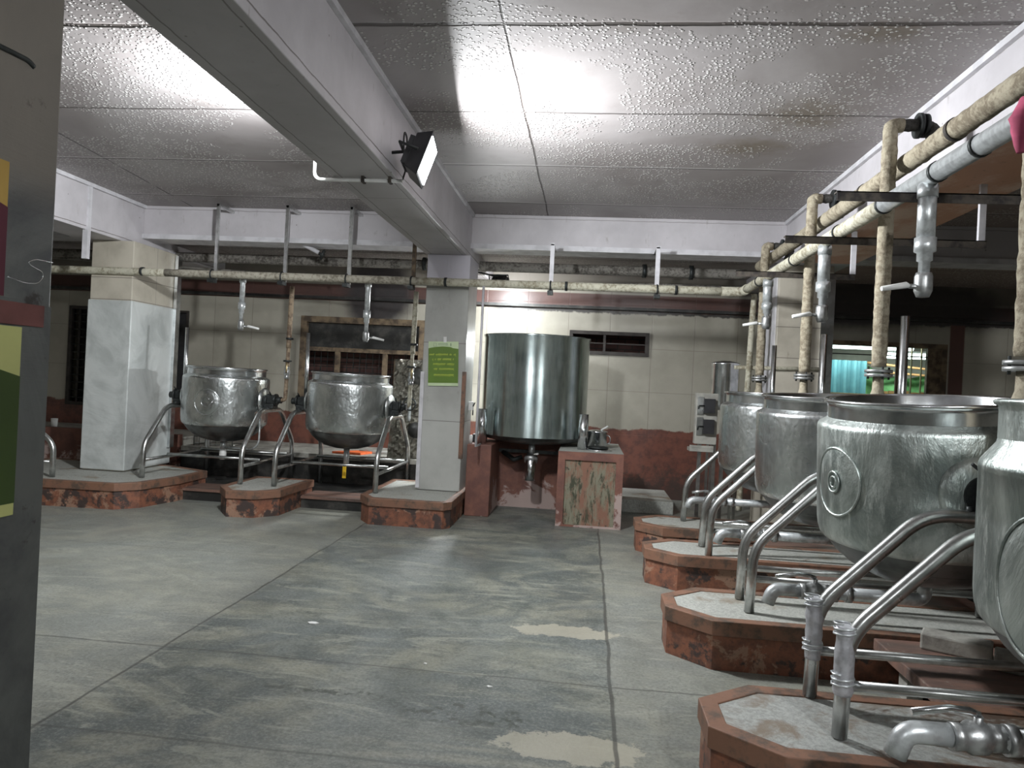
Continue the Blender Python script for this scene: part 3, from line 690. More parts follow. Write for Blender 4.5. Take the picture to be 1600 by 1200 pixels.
# ================================================================== KETTLES
def arc_on(r, rad, cz, n=48, a_c=-PI / 2, e=.004, k=1.0):
    pts = []
    for i in range(n + 1):
        t_ = 2 * PI * i / n; u = rad * math.cos(t_) / r; pts.append(((r + e) * math.cos(a_c + u), (r + e) * math.sin(a_c + u), cz + k * rad * math.sin(t_)))
    return pts
def kettle(cx, cy, rot, lb, style='h', tilt=(0, 0), emblem=None, side='h'):
    """local: aisle towards -Y, pivots on +-X; z measured from the bowl bottom at .67"""
    Z0 = .67
    t = thing('steam_kettle', lb, 'kettle', (cx, cy, Z0), 0, 'tilting steam kettles')
    t.rotation_euler = (tilt[0], tilt[1], rot)
    sm = {'h': 'steel_h', 'd': 'steel_d'}[style]
    if side == 'cone': pr = [(.452, 1.455), (.456, 1.44), (.497, 1.385), (.502, 1.37), (.502, 1.35)]
    else: pr = [(.452, 1.485), (.458, 1.478), (.489, 1.463), (.498, 1.452), (.501, 1.435)]
    pr += [(.501, 1.35), (.501, 1.2), (.501, 1.05), (.500, .97), (.496, .93), (.487, .90), (.474, .884), (.462, .879)]
    part('jacket', MB().lathe([(r, z - Z0) for r, z in pr], 96), sm, t, local=True)
    part('bowl', MB().lathe([(.462, .879 - Z0), (.45, .862 - Z0), (.42, .82 - Z0), (.36, .765 - Z0), (.27, .715 - Z0), (.15, .683 - Z0), (0, .672 - Z0)], 72), 'under', t, local=True)
    zc = 1.455 if side == 'cone' else 1.485
    col_ = [(.445, .9), (.447, 1.2), (.447, 1.568), (.452, 1.576), (.461, 1.579), (.468, 1.575), (.470, 1.568), (.466, 1.561), (.455, 1.556), (.453, 1.54), (.453, 1.515), (.453, zc)]
    part('collar', MB().lathe([(r, z - Z0) for r, z in col_], 96), 'steel_p' if side != 'cone' else sm, t, local=True)
    part('inner_bowl', MB().lathe([(.445, .9 - Z0), (.40, .80 - Z0), (.25, .74 - Z0), (0, .72 - Z0)], 64), 'under', t, local=True)
    for s in (-1, 1):
        bs = part('pivot_boss', MB().lathe([(.165, .485), (.160, .503), (.14, .520), (.10, .530), (.06, .536), (0, .538)], 40, (0, 0, 1.2 - Z0), (s, 0, 0)), sm, t, local=True)
        part('pivot_flange', MB().cyl((s * .528, 0, 1.2 - Z0), (s * .545, 0, 1.2 - Z0), .085, 24), 'iron', t, local=True)
        part('trunnion', MB().cyl((s * .52, 0, 1.2 - Z0), (s * .67, 0, 1.2 - Z0), .035), 'iron', t, local=True)
    if emblem:
        rad, cz, da, k = emblem; ac = -PI / 2 + da
        mb = MB(); mb.tube(arc_on(.501, rad, cz - Z0, a_c=ac, k=k), .006, 8, cap=False)
        em = part('emblem_ring', mb, sm, t, local=True)
        # slightly raised dished plate inside the ring
        vs = []; fs = []; NR, NA = 8, 48
        for i in range(NR + 1):
            rr_ = rad * .96 * i / NR; hgt = .005 + .007 * math.sin(PI * i / NR)
            for j in range(NA):
                t_ = 2 * PI * j / NA; u = rr_ * math.cos(t_) / .501
                vs.append(((.501 + hgt) * math.cos(ac + u), (.501 + hgt) * math.sin(ac + u), cz - Z0 + k * rr_ * math.sin(t_)))
        for i in range(NR):
            for j in range(NA): fs.append((i * NA + j, i * NA + (j + 1) % NA, (i + 1) * NA + (j + 1) % NA, (i + 1) * NA + j))
        part('emblem_plate', MB().add(vs, fs, True), sm, t, local=True)
        if rad < .149:
            q = []
            for i in range(22):
                a1 = .7 + i * .24; u = rad * .36 * math.cos(a1) / .501; q.append((.516 * math.cos(ac + u), .516 * math.sin(ac + u), cz - Z0 + rad * .34 * math.sin(a1)))
            u = rad * .62 / .501; q.append((.516 * math.cos(ac + u), .516 * math.sin(ac + u), cz - Z0 + rad * .2))
            part('emblem_mark', MB().tube(q, .004, 6), 'steel_p', t, local=True)
        else:
            mb = MB().tube(arc_on(.513, rad * .27, cz - Z0, a_c=ac, k=1.2), .005, 8, cap=False).tube(arc_on(.513, rad * .14, cz - Z0, a_c=ac, k=1.2), .005, 8, cap=False)
            part('emblem_mark', mb, sm, t, local=True)
    return t

def stand(cx, cy, rot, lb, rear=PH, front=PH, half=.585, skip=(), taped=False):
    t = thing('kettle_stand', lb, 'stand', (cx, cy, 0), rot, 'bent tube kettle stands')
    for s in (-1, 1):
        pts = [(s * half, -.71, front), (s * half, -.70, .66), (s * half, -.28, 1.085), (s * half, .28, 1.085), (s * half, .70, .66), (s * half, .71, rear)]
        part('leg_frame', MB().tube(pts, .029, 16, .11), 'tube', t, local=True)
        part('side_rail', MB().cyl((s * half, -.70, .475), (s * half, .70, .475), .02), 'tube', t, local=True)
        bl = part('bearing_block', MB().box(s * half - .055, s * half + .055, -.075, .075, 1.105, 1.165).box(s * half - .045, s * half + .045, -.055, .055, 1.165, 1.27), 'iron', t, local=True)
        bevel(bl, .008)
        MB().cyl((s * half, -.10, 1.10), (s * half, -.10, 1.13), .014, 8).cyl((s * half, .10, 1.10), (s * half, .10, 1.13), .014, 8).cyl((s * (half + .04), 0, 1.21), (s * (half + .13), 0, 1.21), .04).cyl((s * (half + .05), 0, 1.21), (s * (half + .07), 0, 1.21), .075, 20).obj('bearing_cap', 'iron', bl)
        bl2 = MB().tube([(s * (half + .02), -.06, 1.27), (s * (half + .02), -.11, 1.31)], .008, 8)
        bl2.obj('grease_nipple', 'iron', bl)
    if rot == 0: part('cross_rail', MB().cyl((-half, -.22, .50), (half, -.22, .50), .018), 'tube', t, local=True)
    part('cross_rail', MB().cyl((-half, .55, .50), (half, .55, .50), .018), 'tube', t, local=True)
    part('lever_post', MB().tube([(-half - .0, .085, 1.10), (-half - .0, .085, 2.05)], .023, 16), 'steel_p', t, 'upright polished post', True)
    if taped:
        pass
    return t
R9 = -PI / 2
KY = 8.52
kettle(-4.40, KY, 0, 'hammered steel kettle with round emblem, beside the left column', 'h', (0, .012), (.148, 1.165, .04, 1))
stand(-4.40, KY, 0, 'bent tube stand carrying the leftmost kettle by the left column', .0 + .13)
kettle(-2.84, KY, 0, 'hammered steel kettle between the middle plinth and the central column', 'h', (0, .015))
stand(-2.84, KY, 0, 'bent tube stand carrying the kettle left of the central column', .13, half=.58)
kettle(1.72, 6.77, R9, 'farthest kettle of the right row, beside the grey switch panel', 'h', (0, 0))
stand(1.72, 6.77, R9, 'bent tube stand under the farthest kettle of the right row')
kettle(1.72, 5.26, R9, 'second farthest kettle of the right row, partly behind the big rimmed one', 'h', (.03, .03))
stand(1.72, 5.26, R9, 'bent tube stand under the second farthest kettle of the right row')
kettle(1.72, 3.82, R9, 'large dull kettle with oval emblem and open rim, second nearest on the right', 'd', (.055, .045), (.15, 1.19, .30, 1.08))
stand(1.72, 3.82, R9, 'bent tube stand under the kettle with the oval emblem')
kettle(1.72, 2.28, R9, 'dull steel kettle cut off by the right edge of the picture', 'd', (.0, .0), (.17, 1.06, .38, 1.2), 'cone')
stand(1.72, 2.28, R9, 'repaired bent tube stand under the kettle at the right edge')
# splinted, tape-bound leg of the nearest stands
for x, y, lb in ((1.012, 3.235, 'silver tape splint around the rear one of the two nearest bent legs'), (1.012, 2.865, 'silver tape splint around the foremost bent leg')):
    t = thing('leg_splint', lb, 'splint', (x, y, .42))
    mb = MB().tube([(x + .003, y, .44 + .02 * k) for k in range(14)], .036, 14, jit=.09, seed=int(y * 10))
    part('wrapping', mb, 'tube_w', t)
    for z in (.47, .66): part('wire_tie', MB().tube([(x + .041 * math.cos(k * .8), y + .041 * math.sin(k * .8), z + .0025 * k) for k in range(22)], .004, 6), 'galv', t)

# bent tube left of the left column
t = thing('bent_rail', 'bent steel tube rising from the left end of the long plinth, beside the near column', 'rail', (-5.80, 7.45, PH))
part('tube', MB().tube([(-5.80, 7.45, PH), (-5.80, 7.45, .64), (-6.15, 7.42, .93), (-6.7, 7.4, .95)], .029, 14, .1), 'tube', t)
part('side_rail', MB().cyl((-5.80, 7.46, .44), (-6.6, 7.46, .44), .016), 'tube', t)

# ================================================================== DRAINS
def ball_valve(mb_body, mb_handle, p, d, up, r=.035, hl=.16):
    p, d, up = Vector(p), Vector(d).normalized(), Vector(up).normalized()
    mb_body.tube([p - d * .075, p - d * .045, p - d * .04, p - d * .02, p + d * .02, p + d * .04, p + d * .045, p + d * .075], r, 16, rr=[r * 1.1, r * 1.1, r * .95, r * 1.35, r * 1.35, r * .95, r * 1.1, r * 1.1])
    mb_body.cyl(p, p + up * (r * 1.9), r * .35, 10)
    q = p + up * (r * 2.0)
    mb_handle.tube([q, q + d * .03 + up * .012, q + d * hl * .45 + up * .018, q + d * hl], .011, 8)
def drain(cx, cy, lb, hy=0):
    t = thing('drain_pipe', lb, 'drain pipe', (cx, cy, .55), 0, 'drain pipes of the right kettles')
    part('pipe', MB().tube([(cx, cy, .668), (cx, cy, .575), (cx - .46, cy, .575)], .033, 16, .05), 'galv', t)
    part('elbow', MB().tube([(cx - .60, cy, .575), (cx - .73, cy, .575), (cx - .755, cy, .50)], .033, 16, .06), 'galv', t)
    b_, h_ = MB(), MB(); ball_valve(b_, h_, (cx - .53, cy, .575), (-1, -.1, 0), (0, -.15, 1), .036, .2)
    b_.cyl((cx - .42, cy, .575), (cx - .45, cy, .575), .045).cyl((cx - .35, cy, .575), (cx - .38, cy, .575), .042)
    v_ = part('valve', b_, 'valve', t); h_.obj('lever', 'steel_p', v_, base=t.location)
for y, lb in ((6.77, 'valve drain pipe under the farthest right kettle'), (5.26, 'valve drain pipe under the second farthest right kettle'), (3.82, 'valve drain pipe under the kettle with the oval emblem'), (2.28, 'valve drain pipe at the bottom right corner')):
    drain(1.72, y, lb)
t = thing('drain_pipe', 'short white valve drain under the kettle with the round emblem', 'drain pipe', (-4.40, KY, .5))
part('pipe', MB().cyl((-4.40, KY, .672), (-4.40, KY, .58), .035).tube([(-4.40, KY, .60), (-3.98, KY - .1, .60), (-3.90, KY - .1, .68), (-3.90, KY - .1, 1.08)], .012, 8, .06), 'galv', t)
part('valve', MB().tube([(-4.40, KY, .58), (-4.40, KY, .56), (-4.40, KY, .50), (-4.40, KY, .45)], .03, 12, rr=[.03, .042, .042, .035]), 'white', t)
t = thing('drain_pipe', 'straight drain pipe with yellow lever under the kettle left of the central column', 'drain pipe', (-2.84, KY, .5))
part('pipe', MB().cyl((-2.84, KY, .672), (-2.84, KY, .47), .035), 'galv', t)
bevel(part('lever', MB().box(-2.862, -2.818, KY - .06, KY - .045, .32, .49), 'yellow', t, 'yellow lever'), .004)

# ================================================================== OVERHEAD PIPES
LZ, LX = 2.665, 1.62
t = thing('water_pipe', 'cream painted overhead pipe running left along the back columns then forward over the right kettles', 'pipe', (1.62, 8.1, LZ))
for xa, xb, m_ in ((-7.5, -5.0, 'wrap2'), (-5.0, -1.95, 'wrapg'), (-1.95, 1.45, 'wrap2')):
    part('long_run', MB().tube([(xa, 8.10, 2.65 + (xa + 7.5) * .0017), (xb, 8.10, 2.65 + (xb + 7.5) * .0017)], .045, 16, jit=.02, step=.25), m_, t, 'grimy grey middle length' if m_ == 'wrapg' else None)
part('elbow', MB().tube([(1.40, 8.10, LZ), (LX, 8.10, LZ), (LX, 7.85, LZ)], .052, 16, .10), 'wrap2', t)
part('forward_run', MB().tube([(LX, 7.9, LZ), (LX, 4.3, LZ)], .045, 18, jit=.02, step=.2), 'wrap2', t)
part('near_run', MB().tube([(LX, 4.3, LZ), (LX, .6, LZ)], .047, 18), 'galv', t, 'bare galvanised near length')
mb = MB()
for y in (7.3, 6.1, 5.05, 4.32, 3.68, 3.30): mb.tube([(LX, y, LZ), (LX, y - .02, LZ)], .052, 16)
for x in (-6.6, -5.3, -1.66, -.3, .9): mb.tube([(x, 8.10, LZ - .005), (x + .03, 8.10, LZ - .005)], .052, 16)
part('pipe_band', mb, 'iron', t)
t = thing('steam_main', 'thick rope lagged steam pipe above the cream pipe over the right kettles', 'pipe', (1.86, 5, 3.0))
part('lagging', MB().tube([(1.86, 8.4, 3.0), (1.86, .6, 3.0)], .056, 20, jit=.05, step=.035, seed=5), 'wrap', t)
part('band', MB().cyl((1.86, 4.05, 3.0), (1.86, 4.02, 3.0), .062).cyl((1.86, 5.3, 3.0), (1.86, 5.27, 3.0), .062), 'rust', t)

def riser(x, y, ztop, zbot, lb, link=True, m='wrap'):
    t = thing('steam_riser', lb, 'pipe', (x, y, zbot), 0, 'lagged steam risers')
    up_ = MB().tube([(x, y, 1.76), (x, y, ztop), (x + .07, y, ztop + .0)] if link else [(x, y, 1.76), (x, y, ztop)], .043, 16, .06, jit=.06, step=.03, seed=int(y * 9))
    part('lagging', up_, m, t)
    if link:
        part('charred_elbow', MB().tube([(x + .05, y, ztop), (x + .17, y, ztop + .005), (x + .25, y - .02, ztop - .02), (x + .20, y - .05, ztop - .15)], .036, 14, .05, jit=.12, step=.02, seed=3), 'wrapk', t)
        part('flange', MB().tube([(x + .15, y, ztop), (x + .17, y, ztop)], .075, 20).tube([(x + .185, y, ztop), (x + .205, y, ztop)], .070, 20), 'iron', t)
    part('flange', MB().tube([(x, y, 1.70), (x, y, 1.718)], .078, 24).tube([(x, y, 1.725), (x, y, 1.743)], .078, 24), 'valve', t)
    part('bolt', MB().cyl((x - .06, y, 1.685), (x - .06, y, 1.76), .007, 8).cyl((x + .06, y, 1.685), (x + .06, y, 1.76), .007, 8).cyl((x, y - .06, 1.685), (x, y - .06, 1.76), .007, 8), 'iron', t)
    part('lower_pipe', MB().tube([(x, y, 1.70), (x, y, 1.62), (x, y, 1.58), (x, y, zbot + .05), (x - .02, y, zbot)], .03, 16, rr=[.03, .032, .045, .040, .03]), m, t)
    return t
riser(1.745, 4.60, 3.22, 1.30, 'lagged riser with charred elbow beside the rim of the oval emblem kettle')
riser(1.745, 6.12, 3.17, 1.30, 'lagged riser with charred elbow above the second farthest right kettle')
riser(1.745, 7.66, 3.08, 1.30, 'lagged riser farthest along the right row, in front of the back wall')
riser(1.745, 3.12, 3.22, 1.30, 'thick lagged riser at the right edge of the picture')
tag(MB().tube([(1.77, 8.20, 2.66), (1.72, 8.22, .28)], .032, 12, jit=.04, step=.05).obj('cream_downpipe', 'wrap2'), 'plain cream downpipe just left of the right column', 'pipe')
# left risers
def lriser(x, y, z1, lb, m1, m2):
    t = thing('steam_riser', lb, 'pipe', (x, y, 1.25), 0, 'lagged steam risers')
    part('upper_pipe', MB().tube([(x, y, z1), (x - .01, y, 1.85)], .03, 12, jit=.04, step=.06), m1, t)
    part('lower_pipe', MB().tube([(x - .01, y, 1.85), (x - .02, y, 1.22), (x - .13, y, 1.20)], .024, 12, .03, jit=.08, step=.04), m2, t)
    b_, h_ = MB(), MB(); ball_valve(b_, h_, (x - .015, y, 1.55), (0, 0, 1), (.3, -1, 0), .028, .12)
    v_ = part('valve', b_, 'valve', t); h_.obj('lever', 'brass', v_, base=t.location)
    part('flange', MB().cyl((x, y, 1.95), (x, y, 1.975), .045).cyl((x - .015, y, 1.68), (x - .015, y, 1.70), .05), 'iron', t)
lriser(-3.62, KY, 2.60, 'rusty cream riser to the right pivot of the round emblem kettle', 'rustpipe', 'rustpipe')
lriser(-2.10, 8.60, 2.60, 'pale riser just left of the central column', 'wrap2', 'wrap2')

# tap drops
def drop(x, y, ztop, zb, lb, side=None, r=.042, hd=(-1, -.15, 0)):
    t = thing('tap_pipe', lb, 'tap', (x, y, zb), 0, 'galvanised tap pipes over the kettles')
    L = ztop - zb
    mb = MB()
    if side: mb.tube([(x + side[0], y + side[1], ztop), (x, y, ztop), (x, y, ztop - L * .5)], r * .85, 16, .04).cyl((x, y, ztop - .07), (x, y, ztop - .02), r * 1.1)
    else: mb.cyl((x, y, ztop), (x, y, ztop - L * .5), r).cyl((x, y, ztop - .01), (x, y, ztop - .07), r * 1.12)
    part('pipe', mb, 'galv', t)
    part('reducer', MB().tube([(x, y, ztop - L * .48), (x, y, ztop - L * .60), (x, y, ztop - L * .61), (x, y, ztop - L * .68), (x, y, ztop - L * .69), (x, y, zb + .10)], r, 16, rr=[r * 1.18, r * 1.18, r * .85, r * .85, r * .62, r * .62]), 'galv', t)
    b_, h_ = MB(), MB()
    b_.tube([(x, y, zb + .12), (x, y, zb + .10), (x, y, zb + .03), (x, y, zb)], .03, 14, rr=[r * .85, r, r, r * .7])
    hv = Vector(hd).normalized(); q = Vector((x, y, zb + .05))
    b_.cyl(q, q + hv * .07, .012, 10)
    h_.tube([q + hv * .07, q + hv * .085 + Vector((0, 0, .005)), q + hv * .21 - Vector((0, 0, .02))], .012, 8, rr=[.010, .016, .012])
    v_ = part('valve', b_, 'valve', t); h_.obj('lever', 'white', v_, base=t.location)
drop(LX, 3.77, LZ - .03, 2.075, 'large silver tap pipe with white lever nearest on the right')
drop(LX, 5.33, LZ - .03, 2.09, 'silver tap pipe second nearest on the right, with dirty reducer')
drop(LX, 6.95, LZ - .03, 2.17, 'small silver tap pipe against the right column', hd=(-1, 0, 0))
drop(-4.10, 8.22, LZ - .01, 2.02, 'silver tap pipe above the round emblem kettle', (-.2, -.12), .036, (1, .2, 0))
drop(-2.58, 8.22, LZ - .01, 1.95, 'silver tap pipe in front of the mesh window', (-.2, -.12), .036, (1, .2, 0))

# brackets and hangers
GB = 'angle iron brackets under the right pipes'
def bracket(x0, x1, y, z, lb, post=None):
    t = thing('pipe_bracket', lb, 'bracket', (x0, y, z), 0, GB)
    part('angle_bar', MB().box(x0, x1, y, y + .006, z - .05, z).box(x0, x1, y, y + .05, z - .006, z), 'rust', t)
    if post: part('hanger_post', MB().box(post - .02, post + .02, y + .02, y + .045, z, 3.0), 'trimw', t)
bracket(1.22, 2.5, 3.86, LZ - .05, 'rusty angle bracket carrying the pipes nearest on the right', 2.42)
bracket(1.25, 2.5, 4.95, LZ - .05, 'rusty angle bracket second along the right pipes, under the orange stained soffit', 2.48)
bracket(1.22, 2.2, 6.40, LZ - .05, 'rusty angle bracket third along the right pipes, by the right column', 2.19)
for x, z1, lb in ((-4.42, 3.50, 'flat strap hanger above the left end of the long cream pipe'), (-3.57, 3.50, 'flat strap hanger left of the middle, above the rusty riser'), (-2.80, 3.50, 'flat strap hanger above the mesh window tap'), (-2.04, 3.50, 'brown strap hanger beside the central beam'),
                  (-.46, 3.15, 'pale strap hanger above the big tank'), (.71, 3.15, 'pale strap hanger between the tank and the right column')):
    t = thing('pipe_hanger', lb, 'hanger', (x, 8.15, 2.7), 0, 'strap hangers of the long cream pipe')
    yy = 8.17
    part('strap', MB().box(x - .024, x + .024, yy, yy + .008, 2.60, z1).box(x + .018, x + .024, yy - .02, yy, 2.60, z1), 'wood' if x == -2.04 else 'tube' if x < -1 else 'trimw', t)
    part('clamp', MB().tube([(x, 8.10 + .055 * math.cos(k * PI / 8), 2.655 + .055 * math.sin(k * PI / 8)) for k in range(17)], .009, 8).box(x - .03, x + .03, 8.04, 8.16, 2.56, 2.60), 'iron', t)
    if z1 > 3.2: part('top_arm', MB().box(x - .02, x + .02, yy, 8.53, 3.47, 3.50), 'tube', t)
    else: part('top_arm', MB().box(x - .02, x + .02, yy, 8.60, 3.125, 3.139), 'trimw', t)
# back pipes
t = thing('back_pipe', 'grey lagged pipe along the back wall near the ceiling', 'pipe', (-2, 9.8, 3.13))
part('lagging', MB().tube([(-9.0, 9.3, 3.03), (1.9, 9.3, 3.05)], .062, 14, jit=.04, step=.12), 'wrapd', t)
for x, r in ((.62, .085), (1.2, .09), (-2.2, .085)): part('joint', MB().cyl((x, 9.3, 3.05), (x + .05, 9.3, 3.05), r), 'iron', t)
tag(MB().tube([(-7.5, 9.3, 2.98), (-3.4, 9.2, 2.80), (-1.95, 8.84, 2.72)], .02, 8, .2).obj('thin_back_pipe', 'wrapd'), 'thin sagging pipe below the grey lagged back pipe on the left', 'pipe')
tag(MB().tube([(-1.3, 9.4, 2.82), (.8, 9.4, 2.90), (1.9, 9.3, 2.88)], .018, 8, .2).obj('thin_back_pipe', 'wrapd'), 'thin pipe below the grey lagged back pipe, above the tank', 'pipe')
t = thing('valve_arm', 'white banded pipe arm with black hand wheel near the ceiling, left of the central beam', 'valve', (-3.5, 8.9, 3.15))
part('arm', MB().tube([(-3.66, 8.6, 3.19), (-3.40, 8.75, 3.06)], .028, 12, jit=.05, step=.04), 'trimw', t)
part('hand_wheel', MB().lathe([(.055, -.02), (.075, 0), (.055, .02), (.04, .0), (.055, -.02)], 20, (-3.36, 8.78, 3.04), (.9, .4, -.35)).cyl((-3.40, 8.76, 3.05), (-3.34, 8.80, 3.03), .02, 10), 'iron', t)
tag(MB().tube([(-1.20, 8.03, 2.62), (-1.20, 8.03, .83), (-1.20, 8.36, .83)], .014, 10).obj('thin_downpipe', 'trimw'), 'thin pale pipe running down beside the right face of the central column', 'pipe')
tag(MB().tube([(-6.45, 9.9, 2.9), (-6.52, 9.9, .61)], .022, 10).obj('thin_downpipe', 'wrap2'), 'thin cream pipe against the wall right of the left column', 'pipe')
tag(MB().tube([(1.60, 8.225, 1.85), (2.5, 8.225, 1.87)], .022, 10).obj('cross_pipe', 'wrap2'), 'short cream cross pipe in front of the right column', 'pipe')
t_ = MB().tube([(LX - .01, 2.93, 2.72), (LX - .02, 2.93, 2.66), (LX - .03, 2.94, 2.58), (LX - .03, 2.94, 2.52)], .05, 12, rr=[.04, .056, .035, .012], jit=.15, step=.02).obj('pink_rag', 'pink')
tag(t_, 'pink rag tied over the pipes at the right edge of the picture', 'rag')

# ================================================================== BIG TANK
t = thing('brick_tank_base', 'red oxide masonry base of two piers and a low back wall under the big tank', 'tank base', (-.55, 8.7, 0))
bevel(part('pier', MB().box(-1.345, -1.06, 8.32, 9.2, 0, .83), 'oxide_f', t, 'left pier with peeling foot'), .01)
part('pier', MB().box(-.26, .42, 8.11, 9.6, 0, .80), 'moss', t, 'right pier with mossy green stained front')
part('pier_border', MB().box(-.28, -.20, 8.085, 8.11, 0, .83).box(.36, .44, 8.085, 8.11, 0, .83).box(-.20, .36, 8.085, 8.11, .74, .83).box(-.20, .36, 8.085, 8.11, 0, .02), 'oxide_f', t)
part('pier_top', MB().box(-.28, .44, 8.11, 9.6, .80, .83), 'cement', t)
part('back_panel', MB().box(-1.06, -.26, 9.14, 9.28, 0, .83), 'oxide_f', t)
t = thing('steel_tank', 'tall cylindrical stainless tank between the central column and the small window', 'tank', (-.64, 9.02, .80))
TR = .65
part('shell', MB().lathe([(TR, .93), (TR, 1.0), (TR, 1.3), (TR, 1.7), (TR, 2.10), (TR + .012, 2.125), (TR + .012, 2.14), (TR - .005, 2.14), (TR - .01, 2.1), (TR - .01, .95)], 128, (-.64, 9.02, 0)), 'steel_t', t)
part('bottom', MB().lathe([(TR, .93), (.60, .885), (.45, .85), (.25, .825), (0, .815)], 96, (-.64, 9.02, 0)).lathe([(TR - .01, .96), (.5, .9), (0, .86)], 64, (-.64, 9.02, 0)), 'under', t)
for x, y in ((-1.21, 8.50), (-.02, 8.44), (-1.15, 9.6), (-.12, 9.55)):
    part('support_post', MB().cyl((x, y, .831), (x, y, 1.24), .058, 24), 'steel_p', t)
t = thing('tank_drain', 'valve drain with down spout under the big tank', 'drain pipe', (-.63, 8.80, .6))
part('pipe', MB().cyl((-.63, 8.80, .835), (-.63, 8.80, .70), .04), 'galv', t)
part('valve', MB().tube([(-.63, 8.80, .72), (-.63, 8.80, .70), (-.63, 8.78, .66), (-.63, 8.76, .62)], .05, 16, rr=[.05, .06, .085, .08]).cyl((-.55, 8.74, .66), (-.70, 8.74, .66), .03), 'valve', t)
part('spout', MB().tube([(-.63, 8.76, .66), (-.63, 8.72, .58), (-.63, 8.72, .40)], .062, 18, .05), 'steel_p', t)
part('lever', MB().tube([(-.60, 8.70, .72), (-.54, 8.66, .73)], .012, 8), 'white', t)
# stove shelf under tank
t = thing('gas_burner', 'black gas burner frame under the big tank', 'burner', (-.66, 9.0, .5))
part('frame', MB().box(-1.05, -.28, 8.98, 9.02, .70, .74).tube([(-1.0, 9.0, .70), (-.85, 8.9, .62), (-.75, 8.9, .66)], .03, 10), 'iron', t)

# items on the piers
t = thing('steel_pot', 'small steel pot with raised ladle on the right pier', 'pot', (.15, 8.78, .831))
part('body', MB().lathe([(0, .831), (.10, .831), (.115, .85), (.117, 1.02), (.125, 1.03), (.112, 1.028), (.11, .86), (0, .85)], 32, (.15, 8.78, 0)), 'steel_p', t)
part('lid', MB().lathe([(.121, 1.031), (.08, 1.045), (.02, 1.05), (0, 1.052)], 32, (.15, 8.78, 0)), 'steel_p', t)
part('ladle', MB().tube([(.19, 8.74, 1.05), (.27, 8.72, 1.10)], .010, 8), 'white', t)
part('handle', MB().tube([(.265, 8.78, .99), (.305, 8.78, .97), (.305, 8.78, .90), (.27, 8.78, .88)], .007, 8, .02), 'steel_p', t)
for i, (x, y, r, z, lb) in enumerate(((.17, 8.45, .15, .831, 'wide steel lid lying lowest on the front of the right pier'), (.16, 8.46, .12, .858, 'smaller dark lid stacked on the wide lid on the right pier'))):
    tag(MB().lathe([(r, 0), (r * 1.02, .008), (r * .9, .016), (r * .6, .022), (0, .026)], 32, (0, 0, 0)).lathe([(r, 0), (0, 0)], 32).obj('pot_lid', 'steel_p' if i == 0 else 'iron', base=None), lb, 'lid', 'pot lids on the right pier').location = (x, y, z)
t = thing('black_toolbox', 'small black box on the left pier beside the central column', 'box', (-1.26, 8.72, .83))
bevel(part('body', MB().box(-1.34, -1.18, 8.64, 8.80, .831, .925), 'black', t), .01)
part('latch', MB().box(-1.30, -1.28, 8.63, 8.64, .86, .91).box(-1.24, -1.22, 8.63, 8.64, .86, .91), 'steel_p', t)
tag(MB().lathe([(0, 0), (.02, 0), (.022, .09), (.015, .095), (0, .097)], 16).obj('small_bottle', 'white'), 'small white bottle at the front of the left pier', 'bottle').location = (-1.32, 8.42, .831)
t = thing('wall_valve', 'small white gas valve on the right face of the central column', 'valve', (-1.37, 8.62, 1.25))
part('body', MB().box(-1.395, -1.345, 8.58, 8.66, 1.21, 1.31), 'white', t)
part('lever', MB().tube([(-1.34, 8.60, 1.26), (-1.31, 8.52, 1.30)], .008, 8).cyl((-1.345, 8.62, 1.21), (-1.345, 8.62, 1.15), .008, 8), 'iron', t)

# ledge clutter on the left
tag(MB().tube([(-3.05, 9.7, .52), (-1.95, 9.7, .52)], .022, 10).obj('white_pipe_offcut', 'white'), 'white pipe length lying on the grey ledge behind the kettle', 'pipe')
tag(MB().prism([(-3.35, 9.45), (-2.95, 9.42), (-2.85, 9.75), (-3.0, 9.85)], .502, .53).obj('orange_dustpan', 'orange'), 'flat orange dustpan lying on the grey ledge', 'dustpan')
t = thing('wire_rack', 'small wire rack standing on the ledge right of the left column', 'rack', (-5.0, 9.6, .5))
mb = MB()
for z in (.52, .62, .72, .82, .92): mb.tube([(-5.3, 9.45, z), (-4.75, 9.45, z), (-4.75, 9.8, z), (-5.3, 9.8, z), (-5.3, 9.45, z)], .006, 6)
for k in range(8): mb.tube([(-5.3 + k * .078, 9.45, .50), (-5.3 + k * .078, 9.45, .93)], .004, 6)
for x, y in ((-5.3, 9.45), (-4.75, 9.45), (-4.75, 9.8), (-5.3, 9.8)): mb.tube([(x, y, .5), (x, y, .96)], .009, 6)
part('wires', mb, 'tube', t)
tag(MB().lathe([(0, 0), (.035, 0), (.045, .14), (.042, .14), (.033, .005), (0, .005)], 20).obj('white_cup', 'white'), 'small white cup on the low terracotta wall at the left', 'cup').location = (-7.48, 9.6, .60)

# foil wrapped board with valves behind the last left stand
t = thing('foil_panel', 'crumpled foil covered panel with dark round holes behind the central column', 'panel', (-2.33, 9.4, .5))
mb = MB(); vs = []; fs = []; rn = random.Random(4); NX, NZ = 14, 36
for i in range(NX + 1):
    for j in range(NZ + 1):
        vs.append((-2.55 + .46 * i / NX + (.05 * j / NZ - .02), 9.36 + rn.uniform(-.018, .018), .50 + 1.30 * j / NZ))
for i in range(NX):
    for j in range(NZ): k = i * (NZ + 1) + j; fs.append((k, k + NZ + 1, k + NZ + 2, k + 1))
part('foil', mb.add(vs, fs), 'foil', t)
part('backing', MB().box(-2.55, -2.08, 9.40, 9.43, .50, 1.80), 'wood', t)
for z in (.88, 1.58): part('round_hole', MB().lathe([(.105, 0), (.10, .012), (0, .012)], 28, (-2.20, 9.335, z), (0, -1, 0)), 'soot', t)
